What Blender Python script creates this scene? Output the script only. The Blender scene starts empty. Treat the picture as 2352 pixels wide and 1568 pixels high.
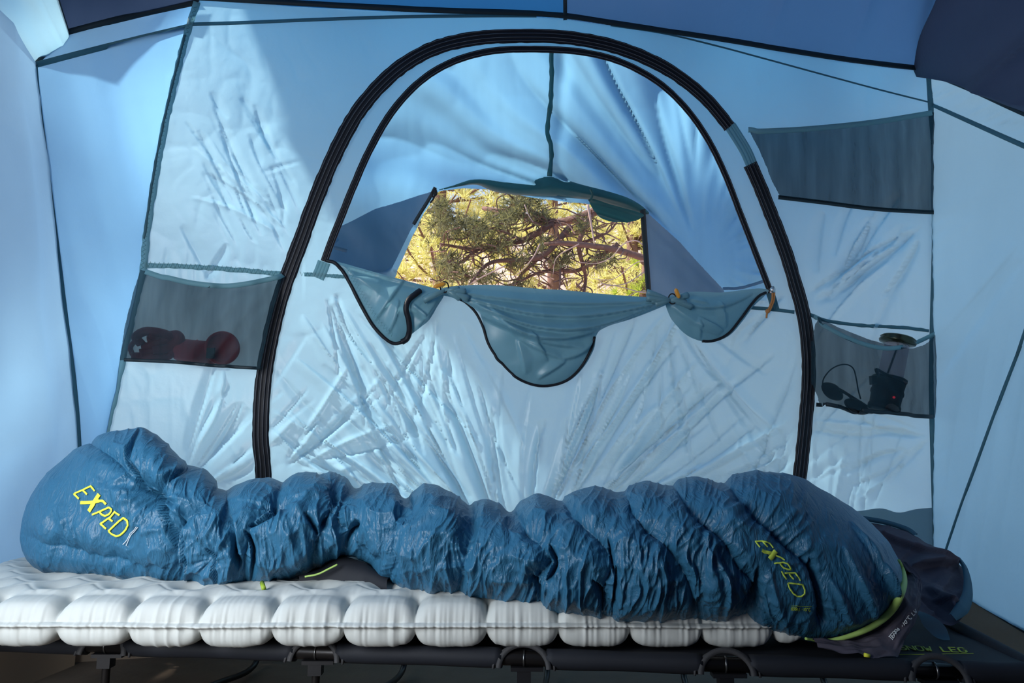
import bpy, math, random
import numpy as np
from mathutils import Vector
from mathutils.bvhtree import BVHTree

rng = np.random.default_rng(7)
random.seed(7)
C = bpy.context.scene.collection

# ------------------------------------------------------------------ camera, world, sun, lights, exposure
W, H, F = 2352.0, 1568.0, 1700.0
CAM = np.array([0.0, 0.0, 0.55])
TH = math.radians(8.2)
ct, st = math.cos(TH), math.sin(TH)
cam = bpy.data.cameras.new('camera')
cam.sensor_width = 36.0
cam.lens = 36.0 * F / W
cam.clip_start = 0.01
camo = bpy.data.objects.new('camera', cam)
camo.location = CAM
camo.rotation_euler = (math.pi / 2 + TH, 0, 0)
C.objects.link(camo)
bpy.context.scene.camera = camo

world = bpy.data.worlds.new('sky')
bpy.context.scene.world = world
world.use_nodes = True
wn = world.node_tree
bg = wn.nodes['Background']
tc = wn.nodes.new('ShaderNodeTexCoord')
sx = wn.nodes.new('ShaderNodeSeparateXYZ')
cr = wn.nodes.new('ShaderNodeValToRGB')
wn.links.new(tc.outputs['Generated'], sx.inputs[0])
wn.links.new(sx.outputs['Z'], cr.inputs[0])
wn.links.new(cr.outputs[0], bg.inputs[0])
cr.color_ramp.elements[0].position = 0.0
cr.color_ramp.elements[0].color = (0.80, 0.90, 1.0, 1)
cr.color_ramp.elements[1].position = 0.9
cr.color_ramp.elements[1].color = (0.22, 0.46, 0.95, 1)
bg.inputs[1].default_value = 1.0

def add_light(name, kind, loc, target, energy, color, **kw):
    l = bpy.data.lights.new(name, kind)
    l.energy = energy
    l.color = color
    for k, v in kw.items():
        setattr(l, k, v)
    o = bpy.data.objects.new(name, l)
    o.location = loc
    o.rotation_euler = (Vector(target) - Vector(loc)).to_track_quat('-Z', 'Y').to_euler()
    C.objects.link(o)
    return o
SUN = np.array([-0.70, 0.05, 0.71])
add_light('sun', 'SUN', tuple(SUN * 20), (0, 0, 0), 7.5, (1.0, 0.93, 0.82), angle=math.radians(2.5))
# daylight falling in through the open tent door at the left, next to the camera
add_light('door_daylight', 'AREA', (-1.13, 0.28, 0.78), (-0.72, 1.34, 0.44), 12.5, (0.93, 0.97, 1.0),
          shape='RECTANGLE', size=0.8, size_y=0.9, spread=math.radians(105))
vs = bpy.context.scene.view_settings
vs.view_transform = 'Standard'
vs.look = 'None'
vs.gamma = 1.0
vs.use_curve_mapping = False
vs.exposure = 0.12

# ------------------------------------------------------------------ helpers: geometry from viewing rays
def ray(x, y):
    x = np.asarray(x, float); y = np.asarray(y, float)
    u = (x - W / 2) / F; v = (H / 2 - y) / F
    return np.stack([u, ct - st * v, st + ct * v], -1)
def P(x, y, Y):
    d = ray(x, y)
    return CAM + d * (np.asarray(Y, float) / d[..., 1])[..., None]
def on_plane(n, c):
    n = np.array(n, float)
    def f(x, y):
        d = ray(x, y)
        t = (c - n @ CAM) / (d @ n)
        return CAM + d * t[..., None]
    return f
def to_px(p):
    q = p - CAM
    dep = q[..., 1] * ct + q[..., 2] * st
    up = -q[..., 1] * st + q[..., 2] * ct
    return W / 2 + F * q[..., 0] / dep, H / 2 - F * up / dep

BACK_N = np.array([-0.203, 1.0, 0.1]); BACK_C = 2.28
wallpt = on_plane(BACK_N, BACK_C)
BN = -BACK_N / np.linalg.norm(BACK_N)          # towards the inside of the tent
FLY_N = np.array([-0.203, 1.0, 0.50]); FLY_C = 3.35
flypt = on_plane(FLY_N, FLY_C)
FN = -FLY_N / np.linalg.norm(FLY_N)
def flyoff(o):
    return on_plane(FLY_N, FLY_C - o * float(np.linalg.norm(FLY_N)))

# ------------------------------------------------------------------ numpy noise and creases
def _h(ix, iy, s):
    n = (ix * 374761393 + iy * 668265263 + s * 974634777) & 0x7fffffff
    n = ((n ^ (n >> 13)) * 1274126177) & 0x7fffffff
    return ((n ^ (n >> 16)) & 0xffff) / 65535.0
def vn(x, y, s=0):
    x = np.asarray(x, float); y = np.asarray(y, float)
    ix = np.floor(x).astype(np.int64); iy = np.floor(y).astype(np.int64)
    fx = x - ix; fy = y - iy
    fx = fx * fx * fx * (fx * (fx * 6 - 15) + 10); fy = fy * fy * fy * (fy * (fy * 6 - 15) + 10)
    a = _h(ix, iy, s); b = _h(ix + 1, iy, s); c = _h(ix, iy + 1, s); d = _h(ix + 1, iy + 1, s)
    return (a * (1 - fx) + b * fx) * (1 - fy) + (c * (1 - fx) + d * fx) * fy
def ridge(x, y, s=0):
    return 1 - np.abs(2 * vn(x, y, s) - 1)
def fbm(x, y, s=0, o=3):
    r = 0; a = 0.5
    for k in range(o):
        r = r + a * vn(x * 2 ** k, y * 2 ** k, s + k); a *= 0.5
    return r
def sstep(a, b, x):
    t = np.clip((x - a) / (b - a), 0, 1)
    return t * t * (3 - 2 * t)
def crease(X, Y, x0, y0, x1, y1, w, amp, bow=0.0):
    dx, dy = x1 - x0, y1 - y0
    L = math.hypot(dx, dy)
    t = ((X - x0) * dx + (Y - y0) * dy) / L ** 2
    d = ((X - x0) * dy - (Y - y0) * dx) / L + bow * np.sin(np.pi * np.clip(t, 0, 1))
    env = np.clip(t, 0, 1) * np.clip(1 - t, 0, 1) * 4
    env = np.where((t > 0) & (t < 1), np.sqrt(np.maximum(env, 0)), 0)
    ww = w * (0.35 + 0.65 * env)
    f = np.where(d >= 0, np.clip(1 - d / ww, 0, 1), np.clip(1 + d / (0.16 * ww), 0, 1))
    f = f * f * (3 - 2 * f) * 0.5 + f * 0.5
    return amp * env * f
def seg_dist(X, Y, pts):
    """distance to a polyline, arc length of the nearest point, signed side"""
    best = np.full(X.shape, 1e9); arc = np.zeros(X.shape); acc = 0.0
    for (x0, y0), (x1, y1) in zip(pts[:-1], pts[1:]):
        dx, dy = x1 - x0, y1 - y0
        L = math.hypot(dx, dy)
        t = np.clip(((X - x0) * dx + (Y - y0) * dy) / L ** 2, 0, 1)
        d = np.hypot(X - x0 - t * dx, Y - y0 - t * dy)
        m = d < best
        best = np.where(m, d, best); arc = np.where(m, acc + t * L, arc)
        acc += L
    return best, arc
def smooth_poly(pts, n=8, closed=False):
    """Catmull-Rom through the points (any dimension)"""
    p = [np.array(q, float) for q in pts]
    out = []
    N = len(p)
    for i in range(N if closed else N - 1):
        p1, p2 = p[i], p[(i + 1) % N]
        p0 = p[i - 1] if (i > 0 or closed) else 2 * p1 - p2
        p3 = p[(i + 2) % N] if (i + 2 < N or closed) else 2 * p2 - p1
        for k in range(n):
            t = k / n
            out.append(0.5 * (2 * p1 + (p2 - p0) * t + (2 * p0 - 5 * p1 + 4 * p2 - p3) * t * t + (3 * p1 - p0 - 3 * p2 + p3) * t ** 3))
    if not closed:
        out.append(p[-1])
    return np.array(out)
def resample(p, n):
    p = np.asarray(p, float)
    s = np.concatenate([[0], np.cumsum(np.linalg.norm(np.diff(p, axis=0), axis=1))])
    t = np.linspace(0, s[-1], n)
    return np.stack([np.interp(t, s, p[:, k]) for k in range(p.shape[1])], -1)
def inside(X, Y, poly):
    r = np.zeros(X.shape, bool)
    n = len(poly); j = n - 1
    for i in range(n):
        xi, yi = poly[i][0], poly[i][1]; xj, yj = poly[j][0], poly[j][1]
        if yi != yj:
            r ^= ((yi > Y) != (yj > Y)) & (X < (xj - xi) * (Y - yi) / (yj - yi) + xi)
        j = i
    return r

# ------------------------------------------------------------------ helpers: objects
def mkmesh(name, verts, faces, mat=None, parent=None, smooth=True):
    me = bpy.data.meshes.new(name)
    v = np.asarray(verts, np.float32).reshape(-1, 3)
    if isinstance(faces, np.ndarray):
        k = faces.shape[1]
        me.vertices.add(len(v)); me.vertices.foreach_set('co', v.ravel())
        me.loops.add(faces.size); me.loops.foreach_set('vertex_index', faces.ravel().astype(np.int32))
        me.polygons.add(len(faces))
        me.polygons.foreach_set('loop_start', np.arange(0, faces.size, k, dtype=np.int32))
        me.update(calc_edges=True)
        me.validate()
    else:
        me.from_pydata([tuple(map(float, q)) for q in v], [], faces)
    if smooth:
        me.polygons.foreach_set('use_smooth', np.ones(len(me.polygons), bool))
    if mat:
        me.materials.append(mat)
    o = bpy.data.objects.new(name, me)
    C.objects.link(o)
    if parent:
        o.parent = parent
        o.matrix_parent_inverse = parent.matrix_world.inverted() if False else o.matrix_parent_inverse
    o['_m'] = 1
    del o['_m']
    return o
def tag(o, label=None, cat=None, group=None, kind=None):
    if label: o['label'] = label
    if cat: o['category'] = cat
    if group: o['group'] = group
    if kind: o['kind'] = kind
    return o
def thing(name, label, cat, group=None, kind=None):
    o = bpy.data.objects.new(name, None)
    o.empty_display_size = 0.05
    C.objects.link(o)
    return tag(o, label, cat, group, kind)
BVH = {}
def keep_bvh(key, verts, faces):
    BVH[key] = BVHTree.FromPolygons([tuple(q) for q in np.asarray(verts).reshape(-1, 3).tolist()], np.asarray(faces).tolist())
def cast(key, x, y):
    d = ray(x, y)
    hit = BVH[key].ray_cast(Vector(CAM), Vector(d))
    if hit[0] is None:
        return None
    n = np.array(hit[1])
    if n @ d > 0:
        n = -n
    return np.array(hit[0]), n
def grid_faces(nu, nv, wrap=False):
    i = np.arange(nu - 1)[:, None]; j = np.arange(nv if wrap else nv - 1)[None, :]
    a = i * nv + j; b = i * nv + (j + 1) % nv
    return np.stack([a, a + nv, b + nv, b], -1).reshape(-1, 4)
def grid_normals(G):
    du = np.gradient(G, axis=0); dv = np.gradient(G, axis=1)
    n = np.cross(du, dv)
    return n / np.maximum(np.linalg.norm(n, axis=-1, keepdims=True), 1e-9)
def sheet(name, poly, surf, nrm, mat, step=6, disp=None, holes=(), parent=None, key=None, thick=0.0):
    poly = [tuple(p[:2]) for p in poly]
    px = np.array(poly)
    xs = np.arange(px[:, 0].min() - step, px[:, 0].max() + 2 * step, step)
    ys = np.arange(px[:, 1].min() - step, px[:, 1].max() + 2 * step, step)
    X, Y = np.meshgrid(xs, ys, indexing='ij')
    cx = (X[:-1, :-1] + step / 2); cy = (Y[:-1, :-1] + step / 2)
    m = inside(cx, cy, poly)
    for h in holes:
        m &= ~inside(cx, cy, h)
    f = grid_faces(*X.shape)[m.ravel()]
    used = np.unique(f)
    X = X.ravel().copy(); Y = Y.ravel().copy()
    ux, uy = X[used], Y[used]
    cnt = np.bincount(f.ravel(), minlength=len(X))[used]
    rim = cnt < 4
    bad = ~inside(ux, uy, poly)
    def snap(bad, pl):
        idx = used[bad]
        bx, by = X[idx], Y[idx]
        best = np.full(bx.shape, 1e9); nx = bx.copy(); ny = by.copy()
        n = len(pl)
        for i in range(n):
            x0, y0 = pl[i][:2]; x1, y1 = pl[(i + 1) % n][:2]
            dx, dy = x1 - x0, y1 - y0
            L2 = dx * dx + dy * dy
            if L2 == 0: continue
            t = np.clip(((bx - x0) * dx + (by - y0) * dy) / L2, 0, 1)
            qx, qy = x0 + t * dx, y0 + t * dy
            d = np.hypot(bx - qx, by - qy)
            k = d < best
            best = np.where(k, d, best); nx = np.where(k, qx, nx); ny = np.where(k, qy, ny)
        X[idx] = nx; Y[idx] = ny
    def near(pl, lim):
        q = [tuple(p[:2]) for p in pl]
        o_ = np.zeros(len(used), bool)
        ir = np.where(rim)[0]
        if len(ir):
            d_, _ = seg_dist(ux[ir], uy[ir], q + [q[0]])
            o_[ir[d_ < lim]] = True
        return o_
    bad |= near(poly, step * 1.05)
    if bad.any(): snap(bad, poly)
    for h in holes:
        b = inside(ux, uy, h) | (near(h, step * 1.05) & ~bad)
        if b.any(): snap(b, h)
    remap = np.full(X.shape, -1); remap[used] = np.arange(len(used))
    X, Y = X[used], Y[used]
    f = remap[f]
    V = surf(X, Y)
    if disp is not None:
        V = V + disp(X, Y)[:, None] * np.asarray(nrm)
    o = mkmesh(name, V, f, mat, parent)
    if key: keep_bvh(key, V, f)
    return o
def loft(name, A, B, mat, nu=60, nv=60, disp=None, parent=None, key=None, smooth=True):
    """A, B: 3-D polylines; disp(u, v, px, py) along the normal facing the camera side"""
    a = resample(A, nu); b = resample(B, nu)
    t = np.linspace(0, 1, nv)[None, :, None]
    G = a[:, None] * (1 - t) + b[:, None] * t
    n = grid_normals(G)
    flip = np.sign(np.sum(n * (CAM - G), -1, keepdims=True)); flip[flip == 0] = 1
    n = n * flip
    if disp is not None:
        px, py = to_px(G)
        U, V = np.meshgrid(np.linspace(0, 1, nu), np.linspace(0, 1, nv), indexing='ij')
        G = G + n * disp(U, V, px, py)[..., None]
    f = grid_faces(nu, nv)
    o = mkmesh(name, G.reshape(-1, 3), f, mat, parent, smooth)
    if key: keep_bvh(key, G, f)
    return o
def tube(name, pts, r, mat, parent=None, seg=10, cap=True):
    p = np.asarray(pts, float); n = len(p)
    rr = np.full(n, r) if np.isscalar(r) else np.asarray(r, float)
    T = np.gradient(p, axis=0); T /= np.maximum(np.linalg.norm(T, axis=1, keepdims=True), 1e-9)
    ref = np.array([0, 0, 1.0]) if abs(T[0][2]) < 0.9 else np.array([1.0, 0, 0])
    N = []
    cur = np.cross(T[0], ref); cur /= np.linalg.norm(cur)
    for i in range(n):
        cur = cur - T[i] * (cur @ T[i]); cur /= max(np.linalg.norm(cur), 1e-9)
        N.append(cur.copy())
    N = np.array(N); B = np.cross(T, N)
    a = np.linspace(0, 2 * np.pi, seg, endpoint=False)
    V = p[:, None] + rr[:, None, None] * (np.cos(a)[None, :, None] * N[:, None] + np.sin(a)[None, :, None] * B[:, None])
    f = grid_faces(n, seg, wrap=True).tolist()
    if cap:
        f.append(list(range(seg))); f.append([(n - 1) * seg + k for k in range(seg)][::-1])
    return mkmesh(name, V.reshape(-1, 3), f, mat, parent)
def ribbon_geo(P3, N3, w, th, waves=None, prof=None):
    """flat band along P3 lying on normals N3; prof = list of (across -1..1, height 0..1)"""
    P3 = np.asarray(P3); N3 = np.asarray(N3)
    T = np.gradient(P3, axis=0); T /= np.maximum(np.linalg.norm(T, axis=1, keepdims=True), 1e-9)
    S = np.cross(T, N3); S /= np.maximum(np.linalg.norm(S, axis=1, keepdims=True), 1e-9)
    if prof is None:
        prof = [(-1, 0), (-0.9, 1), (0.9, 1), (1, 0)]
    n = len(P3); k = len(prof)
    w = np.full(n, w) if np.isscalar(w) else np.asarray(w)
    V = np.zeros((n, k, 3))
    for j, (a, h) in enumerate(prof):
        ww = w.copy()
        if waves is not None and abs(a) > 0.85:
            ww = ww * (1 + waves * (vn(np.arange(n) * 0.45, np.full(n, 3.0 * np.sign(a)), 5) - 0.5))
        V[:, j] = P3 + S * (a * ww / 2)[:, None] + N3 * (h * th)
    return V.reshape(-1, 3), grid_faces(n, k)
def tape(name, pts, surf, w, mat, parent=None, off=0.0015, th=0.002, smooth_n=8, step=6, waves=None, prof=None, shift=0.0):
    """pts in pixels; surf = bvh key or (function, normal); w in metres"""
    p = smooth_poly(pts, smooth_n)
    L = np.sum(np.linalg.norm(np.diff(p, axis=0), axis=1))
    p = resample(p, max(4, int(L / step)))
    if isinstance(surf, str):
        Q, N = [], []
        for x, y in p:
            h = cast(surf, x, y)
            if h is None: continue
            Q.append(h[0]); N.append(h[1])
        Q = np.array(Q); N = np.array(N)
        if len(Q) < 3: return None
        k = np.ones(5) / 5
        for c in range(3):
            N[:, c] = np.convolve(np.pad(N[:, c], 2, 'edge'), k, 'valid')
        N /= np.linalg.norm(N, axis=1, keepdims=True)
    else:
        Q = surf[0](p[:, 0], p[:, 1]); N = np.tile(surf[1], (len(Q), 1))
    if shift:
        T = np.gradient(Q, axis=0); T /= np.linalg.norm(T, axis=1, keepdims=True)
        S = np.cross(T, N); Q = Q + S * shift
    Q = Q + N * off
    V, f = ribbon_geo(Q, N, w, th, waves, prof)
    return mkmesh(name, V, f, mat, parent)
def tape3(name, pts, w, mat, parent, off=0.006, th=0.003, n=80, sm=6):
    q = resample(smooth_poly(pts, sm), n)
    N = CAM - q; N /= np.linalg.norm(N, axis=1, keepdims=True)
    V, f = ribbon_geo(q + N * off, N, w, th)
    return mkmesh(name, V, f, mat, parent)
def box_geo(c, s, V, Fc):
    b = len(V)
    for dx in (-1, 1):
        for dy in (-1, 1):
            for dz in (-1, 1):
                V.append((c[0] + dx * s[0] / 2, c[1] + dy * s[1] / 2, c[2] + dz * s[2] / 2))
    for q in ((0, 1, 3, 2), (4, 6, 7, 5), (0, 4, 5, 1), (2, 3, 7, 6), (0, 2, 6, 4), (1, 5, 7, 3)):
        Fc.append([b + i for i in q])
def lathe(name, prof, mat, M=None, parent=None, seg=40, ripple=None):
    """prof: list of (r, z); M: 3x3 axes + origin"""
    a = np.linspace(0, 2 * np.pi, seg, endpoint=False)
    V = np.zeros((len(prof), seg, 3))
    for i, (r, z) in enumerate(prof):
        rr = r * (1 + (ripple * np.cos(a * 20) if ripple else 0))
        V[i, :, 0] = rr * np.cos(a); V[i, :, 1] = rr * np.sin(a); V[i, :, 2] = z
    V = V.reshape(-1, 3)
    if M is not None:
        R, o = M
        V = V @ np.asarray(R).T + np.asarray(o)
    f = grid_faces(len(prof), seg, wrap=True).tolist()
    return mkmesh(name, V, f, mat, parent)

# ------------------------------------------------------------------ materials
def nodes(name):
    m = bpy.data.materials.new(name); m.use_nodes = True
    nt = m.node_tree
    return m, nt, nt.nodes, nt.links, nt.nodes['Principled BSDF'], nt.nodes['Material Output']
def bump_chain(nt, bs, scale=60, strength=0.15, dist=0.002, stretch=(1, 1, 1), detail=4, extra=None):
    n, l = nt.nodes, nt.links
    tc = n.new('ShaderNodeTexCoord'); mp = n.new('ShaderNodeMapping'); mp.inputs['Scale'].default_value = stretch
    no = n.new('ShaderNodeTexNoise'); no.inputs['Scale'].default_value = scale; no.inputs['Detail'].default_value = detail
    bp = n.new('ShaderNodeBump'); bp.inputs['Strength'].default_value = strength; bp.inputs['Distance'].default_value = dist
    l.new(tc.outputs['Object'], mp.inputs[0]); l.new(mp.outputs[0], no.inputs[0]); l.new(no.outputs[0], bp.inputs['Height'])
    return bp, mp, no
def cloth(name, col, tcol=None, trans=0.55, rough=0.5, spec=0.3, bump=(40, 0.25, 0.003), var=0.08, coat=0.0):
    m, nt, n, l, bs, out = nodes(name)
    tcol = tcol or col
    bs.inputs['Roughness'].default_value = rough
    bs.inputs['Specular IOR Level'].default_value = spec
    if coat:
        bs.inputs['Sheen Weight'].default_value = coat
    bp, mp, no = bump_chain(nt, bs, *bump)
    l.new(bp.outputs[0], bs.inputs['Normal'])
    # gentle weave / dye variation
    n2 = n.new('ShaderNodeTexNoise'); n2.inputs['Scale'].default_value = 3.0; n2.inputs['Detail'].default_value = 5
    l.new(mp.outputs[0], n2.inputs[0])
    def tint(c):
        mx = n.new('ShaderNodeMix'); mx.data_type = 'RGBA'
        mx.inputs[6].default_value = tuple(x * (1 - var) for x in c) + (1,)
        mx.inputs[7].default_value = tuple(min(1, x * (1 + var)) for x in c) + (1,)
        l.new(n2.outputs[0], mx.inputs[0])
        return mx.outputs[2]
    l.new(tint(col), bs.inputs['Base Color'])
    if trans > 0:
        tr = n.new('ShaderNodeBsdfTranslucent')
        l.new(tint(tcol), tr.inputs[0]); l.new(bp.outputs[0], tr.inputs['Normal'])
        mx = n.new('ShaderNodeMixShader'); mx.inputs[0].default_value = trans
        l.new(bs.outputs[0], mx.inputs[1]); l.new(tr.outputs[0], mx.inputs[2]); l.new(mx.outputs[0], out.inputs[0])
    return m
def plain(name, col, rough=0.5, metal=0.0, spec=0.5, bump=None, emit=None, var=0.0):
    m, nt, n, l, bs, out = nodes(name)
    bs.inputs['Base Color'].default_value = tuple(col) + (1,)
    bs.inputs['Roughness'].default_value = rough; bs.inputs['Metallic'].default_value = metal
    bs.inputs['Specular IOR Level'].default_value = spec
    bp, mp, no = bump_chain(nt, bs, *(bump or (90, 0.05, 0.001)))
    l.new(bp.outputs[0], bs.inputs['Normal'])
    if var:
        mx = n.new('ShaderNodeMix'); mx.data_type = 'RGBA'
        mx.inputs[6].default_value = tuple(x * (1 - var) for x in col) + (1,)
        mx.inputs[7].default_value = tuple(min(1, x * (1 + var)) for x in col) + (1,)
        l.new(no.outputs[0], mx.inputs[0]); l.new(mx.outputs[2], bs.inputs['Base Color'])
    if emit:
        bs.inputs['Emission Color'].default_value = tuple(emit[0]) + (1,)
        bs.inputs['Emission Strength'].default_value = emit[1]
    return m
def net(name, col, clear, tcol=None, trans=0.4):
    m, nt, n, l, bs, out = nodes(name)
    bs.inputs['Base Color'].default_value = tuple(col) + (1,); bs.inputs['Roughness'].default_value = 0.8
    bs.inputs['Specular IOR Level'].default_value = 0.2
    tp = n.new('ShaderNodeBsdfTransparent'); tl = n.new('ShaderNodeBsdfTranslucent')
    tl.inputs[0].default_value = tuple(tcol or col) + (1,)
    m1 = n.new('ShaderNodeMixShader'); m1.inputs[0].default_value = trans
    l.new(bs.outputs[0], m1.inputs[1]); l.new(tl.outputs[0], m1.inputs[2])
    m2 = n.new('ShaderNodeMixShader')
    # fine weave: the share of open holes varies slightly over the net
    tc = n.new('ShaderNodeTexCoord'); no = n.new('ShaderNodeTexNoise'); no.inputs['Scale'].default_value = 9; no.inputs['Detail'].default_value = 3
    mp = n.new('ShaderNodeMapping'); mp.inputs['Rotation'].default_value = (0, 0.75, 0); mp.inputs['Scale'].default_value = (3.0, 1, 0.35)
    mr = n.new('ShaderNodeMapRange'); mr.inputs[1].default_value = 0.3; mr.inputs[2].default_value = 0.7; mr.inputs[3].default_value = clear * 0.72 if clear < .5 else clear - .03; mr.inputs[4].default_value = min(0.97, clear * 1.28 if clear < .5 else clear + .03)
    l.new(tc.outputs['Object'], mp.inputs[0]); l.new(mp.outputs[0], no.inputs[0]); l.new(no.outputs[0], mr.inputs[0]); l.new(mr.outputs[0], m2.inputs[0])
    l.new(m1.outputs[0], m2.inputs[1]); l.new(tp.outputs[0], m2.inputs[2]); l.new(m2.outputs[0], out.inputs[0])
    return m

M = {}
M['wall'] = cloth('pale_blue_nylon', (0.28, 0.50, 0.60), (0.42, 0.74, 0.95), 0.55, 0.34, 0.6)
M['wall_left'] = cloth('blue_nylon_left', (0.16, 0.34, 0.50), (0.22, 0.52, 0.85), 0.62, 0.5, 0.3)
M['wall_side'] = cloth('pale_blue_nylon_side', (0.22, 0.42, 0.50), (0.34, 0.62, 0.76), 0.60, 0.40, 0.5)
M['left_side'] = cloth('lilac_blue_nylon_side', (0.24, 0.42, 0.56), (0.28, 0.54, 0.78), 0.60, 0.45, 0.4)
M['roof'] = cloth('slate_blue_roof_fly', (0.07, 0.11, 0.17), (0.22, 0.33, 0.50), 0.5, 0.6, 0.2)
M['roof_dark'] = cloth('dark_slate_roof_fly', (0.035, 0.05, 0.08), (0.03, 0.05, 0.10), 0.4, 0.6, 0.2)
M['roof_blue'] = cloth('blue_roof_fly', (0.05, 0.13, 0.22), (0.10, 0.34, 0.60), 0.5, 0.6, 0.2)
M['fly'] = cloth('bright_blue_fly_nylon', (0.08, 0.18, 0.28), (0.19, 0.45, 0.68), 0.66, 0.5, 0.25, (30, 0.15, 0.002))
M['fly_grey'] = cloth('grey_blue_fly_nylon', (0.14, 0.22, 0.28), (0.20, 0.34, 0.50), 0.45, 0.5, 0.25)
M['flap'] = cloth('grey_teal_flap_nylon', (0.20, 0.38, 0.44), (0.15, 0.33, 0.42), 0.30, 0.36, 0.6, (18, 0.25, 0.004))
M['rollup'] = cloth('dark_green_rollup_nylon', (0.03, 0.12, 0.13), (0.03, 0.16, 0.18), 0.3, 0.45, 0.35)
M['seam'] = cloth('grey_green_seam_tape', (0.07, 0.16, 0.19), (0.07, 0.20, 0.26), 0.25, 0.6, 0.3)
M['seam_pale'] = cloth('pale_teal_binding', (0.20, 0.38, 0.42), (0.16, 0.36, 0.42), 0.3, 0.6, 0.3)
M['dark_tape'] = plain('dark_green_black_tape', (0.008, 0.02, 0.028), 0.6)
M['zip'] = plain('black_zipper_tape', (0.006, 0.006, 0.010), 0.55, 0, 0.4, (250, 0.3, 0.001))
M['stitch'] = plain('grey_stitching_thread', (0.16, 0.16, 0.18), 0.7)
M['stitch_teal'] = plain('teal_stitching_thread', (0.08, 0.22, 0.24), 0.7)
M['pocket'] = net('dark_mesh_pocket_net', (0.022, 0.048, 0.062), 0.20, (0.035, 0.075, 0.10))
M['screen'] = net('fine_black_insect_net', (0.015, 0.03, 0.045), 0.92, (0.03, 0.05, 0.07))
M['orange'] = plain('orange_plastic', (0.75, 0.30, 0.03), 0.4)
M['cord'] = plain('orange_cord', (0.50, 0.20, 0.06), 0.8)
M['cord_dark'] = plain('dark_cord', (0.012, 0.012, 0.014), 0.8)
M['floor'] = plain('brown_groundsheet', (0.115, 0.085, 0.062), 0.65, 0, 0.3, (12, 0.4, 0.01), None, 0.25)
M['tub'] = cloth('brown_tub_floor_wall', (0.17, 0.135, 0.10), (0.10, 0.08, 0.06), 0.15, 0.6, 0.3)
M['pad'] = plain('pale_grey_air_pad_fabric', (0.54, 0.56, 0.54), 0.62, 0, 0.3, (60, 0.12, 0.002), None, 0.03)
M['cot'] = plain('black_cot_fabric', (0.012, 0.014, 0.020), 0.7, 0, 0.3, (200, 0.2, 0.001))
M['pole'] = plain('black_anodised_pole', (0.02, 0.018, 0.018), 0.35, 0.6, 0.5)
M['trim'] = plain('charcoal_webbing', (0.035, 0.035, 0.038), 0.7, 0, 0.4, (300, 0.4, 0.001))
M['lining'] = plain('charcoal_lining_nylon', (0.085, 0.075, 0.098), 0.7, 0, 0.3, (45, 0.5, 0.004), None, 0.15)
M['lime'] = plain('lime_piping', (0.42, 0.62, 0.16), 0.55)
M['print_yellow'] = plain('yellow_print', (0.85, 0.86, 0.06), 0.6)
M['print_lime'] = plain('lime_print', (0.62, 0.80, 0.10), 0.6)
M['print_white'] = plain('white_print', (0.75, 0.78, 0.80), 0.6)
M['print_green'] = plain('green_print', (0.30, 0.42, 0.03), 0.6)
M['red'] = plain('red_plastic', (0.90, 0.10, 0.10), 0.4)
M['red_dark'] = plain('dark_red_webbing', (0.50, 0.08, 0.08), 0.6)
M['black'] = plain('black_plastic', (0.008, 0.008, 0.010), 0.4)
M['olive'] = plain('olive_metal', (0.05, 0.055, 0.035), 0.25, 0.7)
M['led'] = plain('red_led', (0.5, 0.0, 0.02), 0.4, emit=((1, 0.05, 0.1), 1.0))
M['bark'] = plain('pine_bark', (0.22, 0.13, 0.11), 0.9, 0, 0.2, (14, 0.8, 0.02), None, 0.3)
M['twig'] = plain('pale_dry_twig', (0.50, 0.36, 0.33), 0.9)
M['ground'] = plain('pine_duff_soil', (0.72, 0.52, 0.44), 0.95, 0, 0.1, (3, 0.8, 0.05), None, 0.35)
def needle_mat(name, col, tcol):
    return cloth(name, col, tcol, 0.4, 0.7, 0.2, (8, 0.1, 0.01), 0.3)
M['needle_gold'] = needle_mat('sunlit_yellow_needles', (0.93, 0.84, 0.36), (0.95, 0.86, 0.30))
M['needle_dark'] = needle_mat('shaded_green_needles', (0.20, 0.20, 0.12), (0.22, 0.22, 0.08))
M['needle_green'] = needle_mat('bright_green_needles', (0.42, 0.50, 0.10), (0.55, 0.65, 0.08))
M['shade'] = cloth('awning_cloth', (0.05, 0.08, 0.12), None, 0.0)

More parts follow.
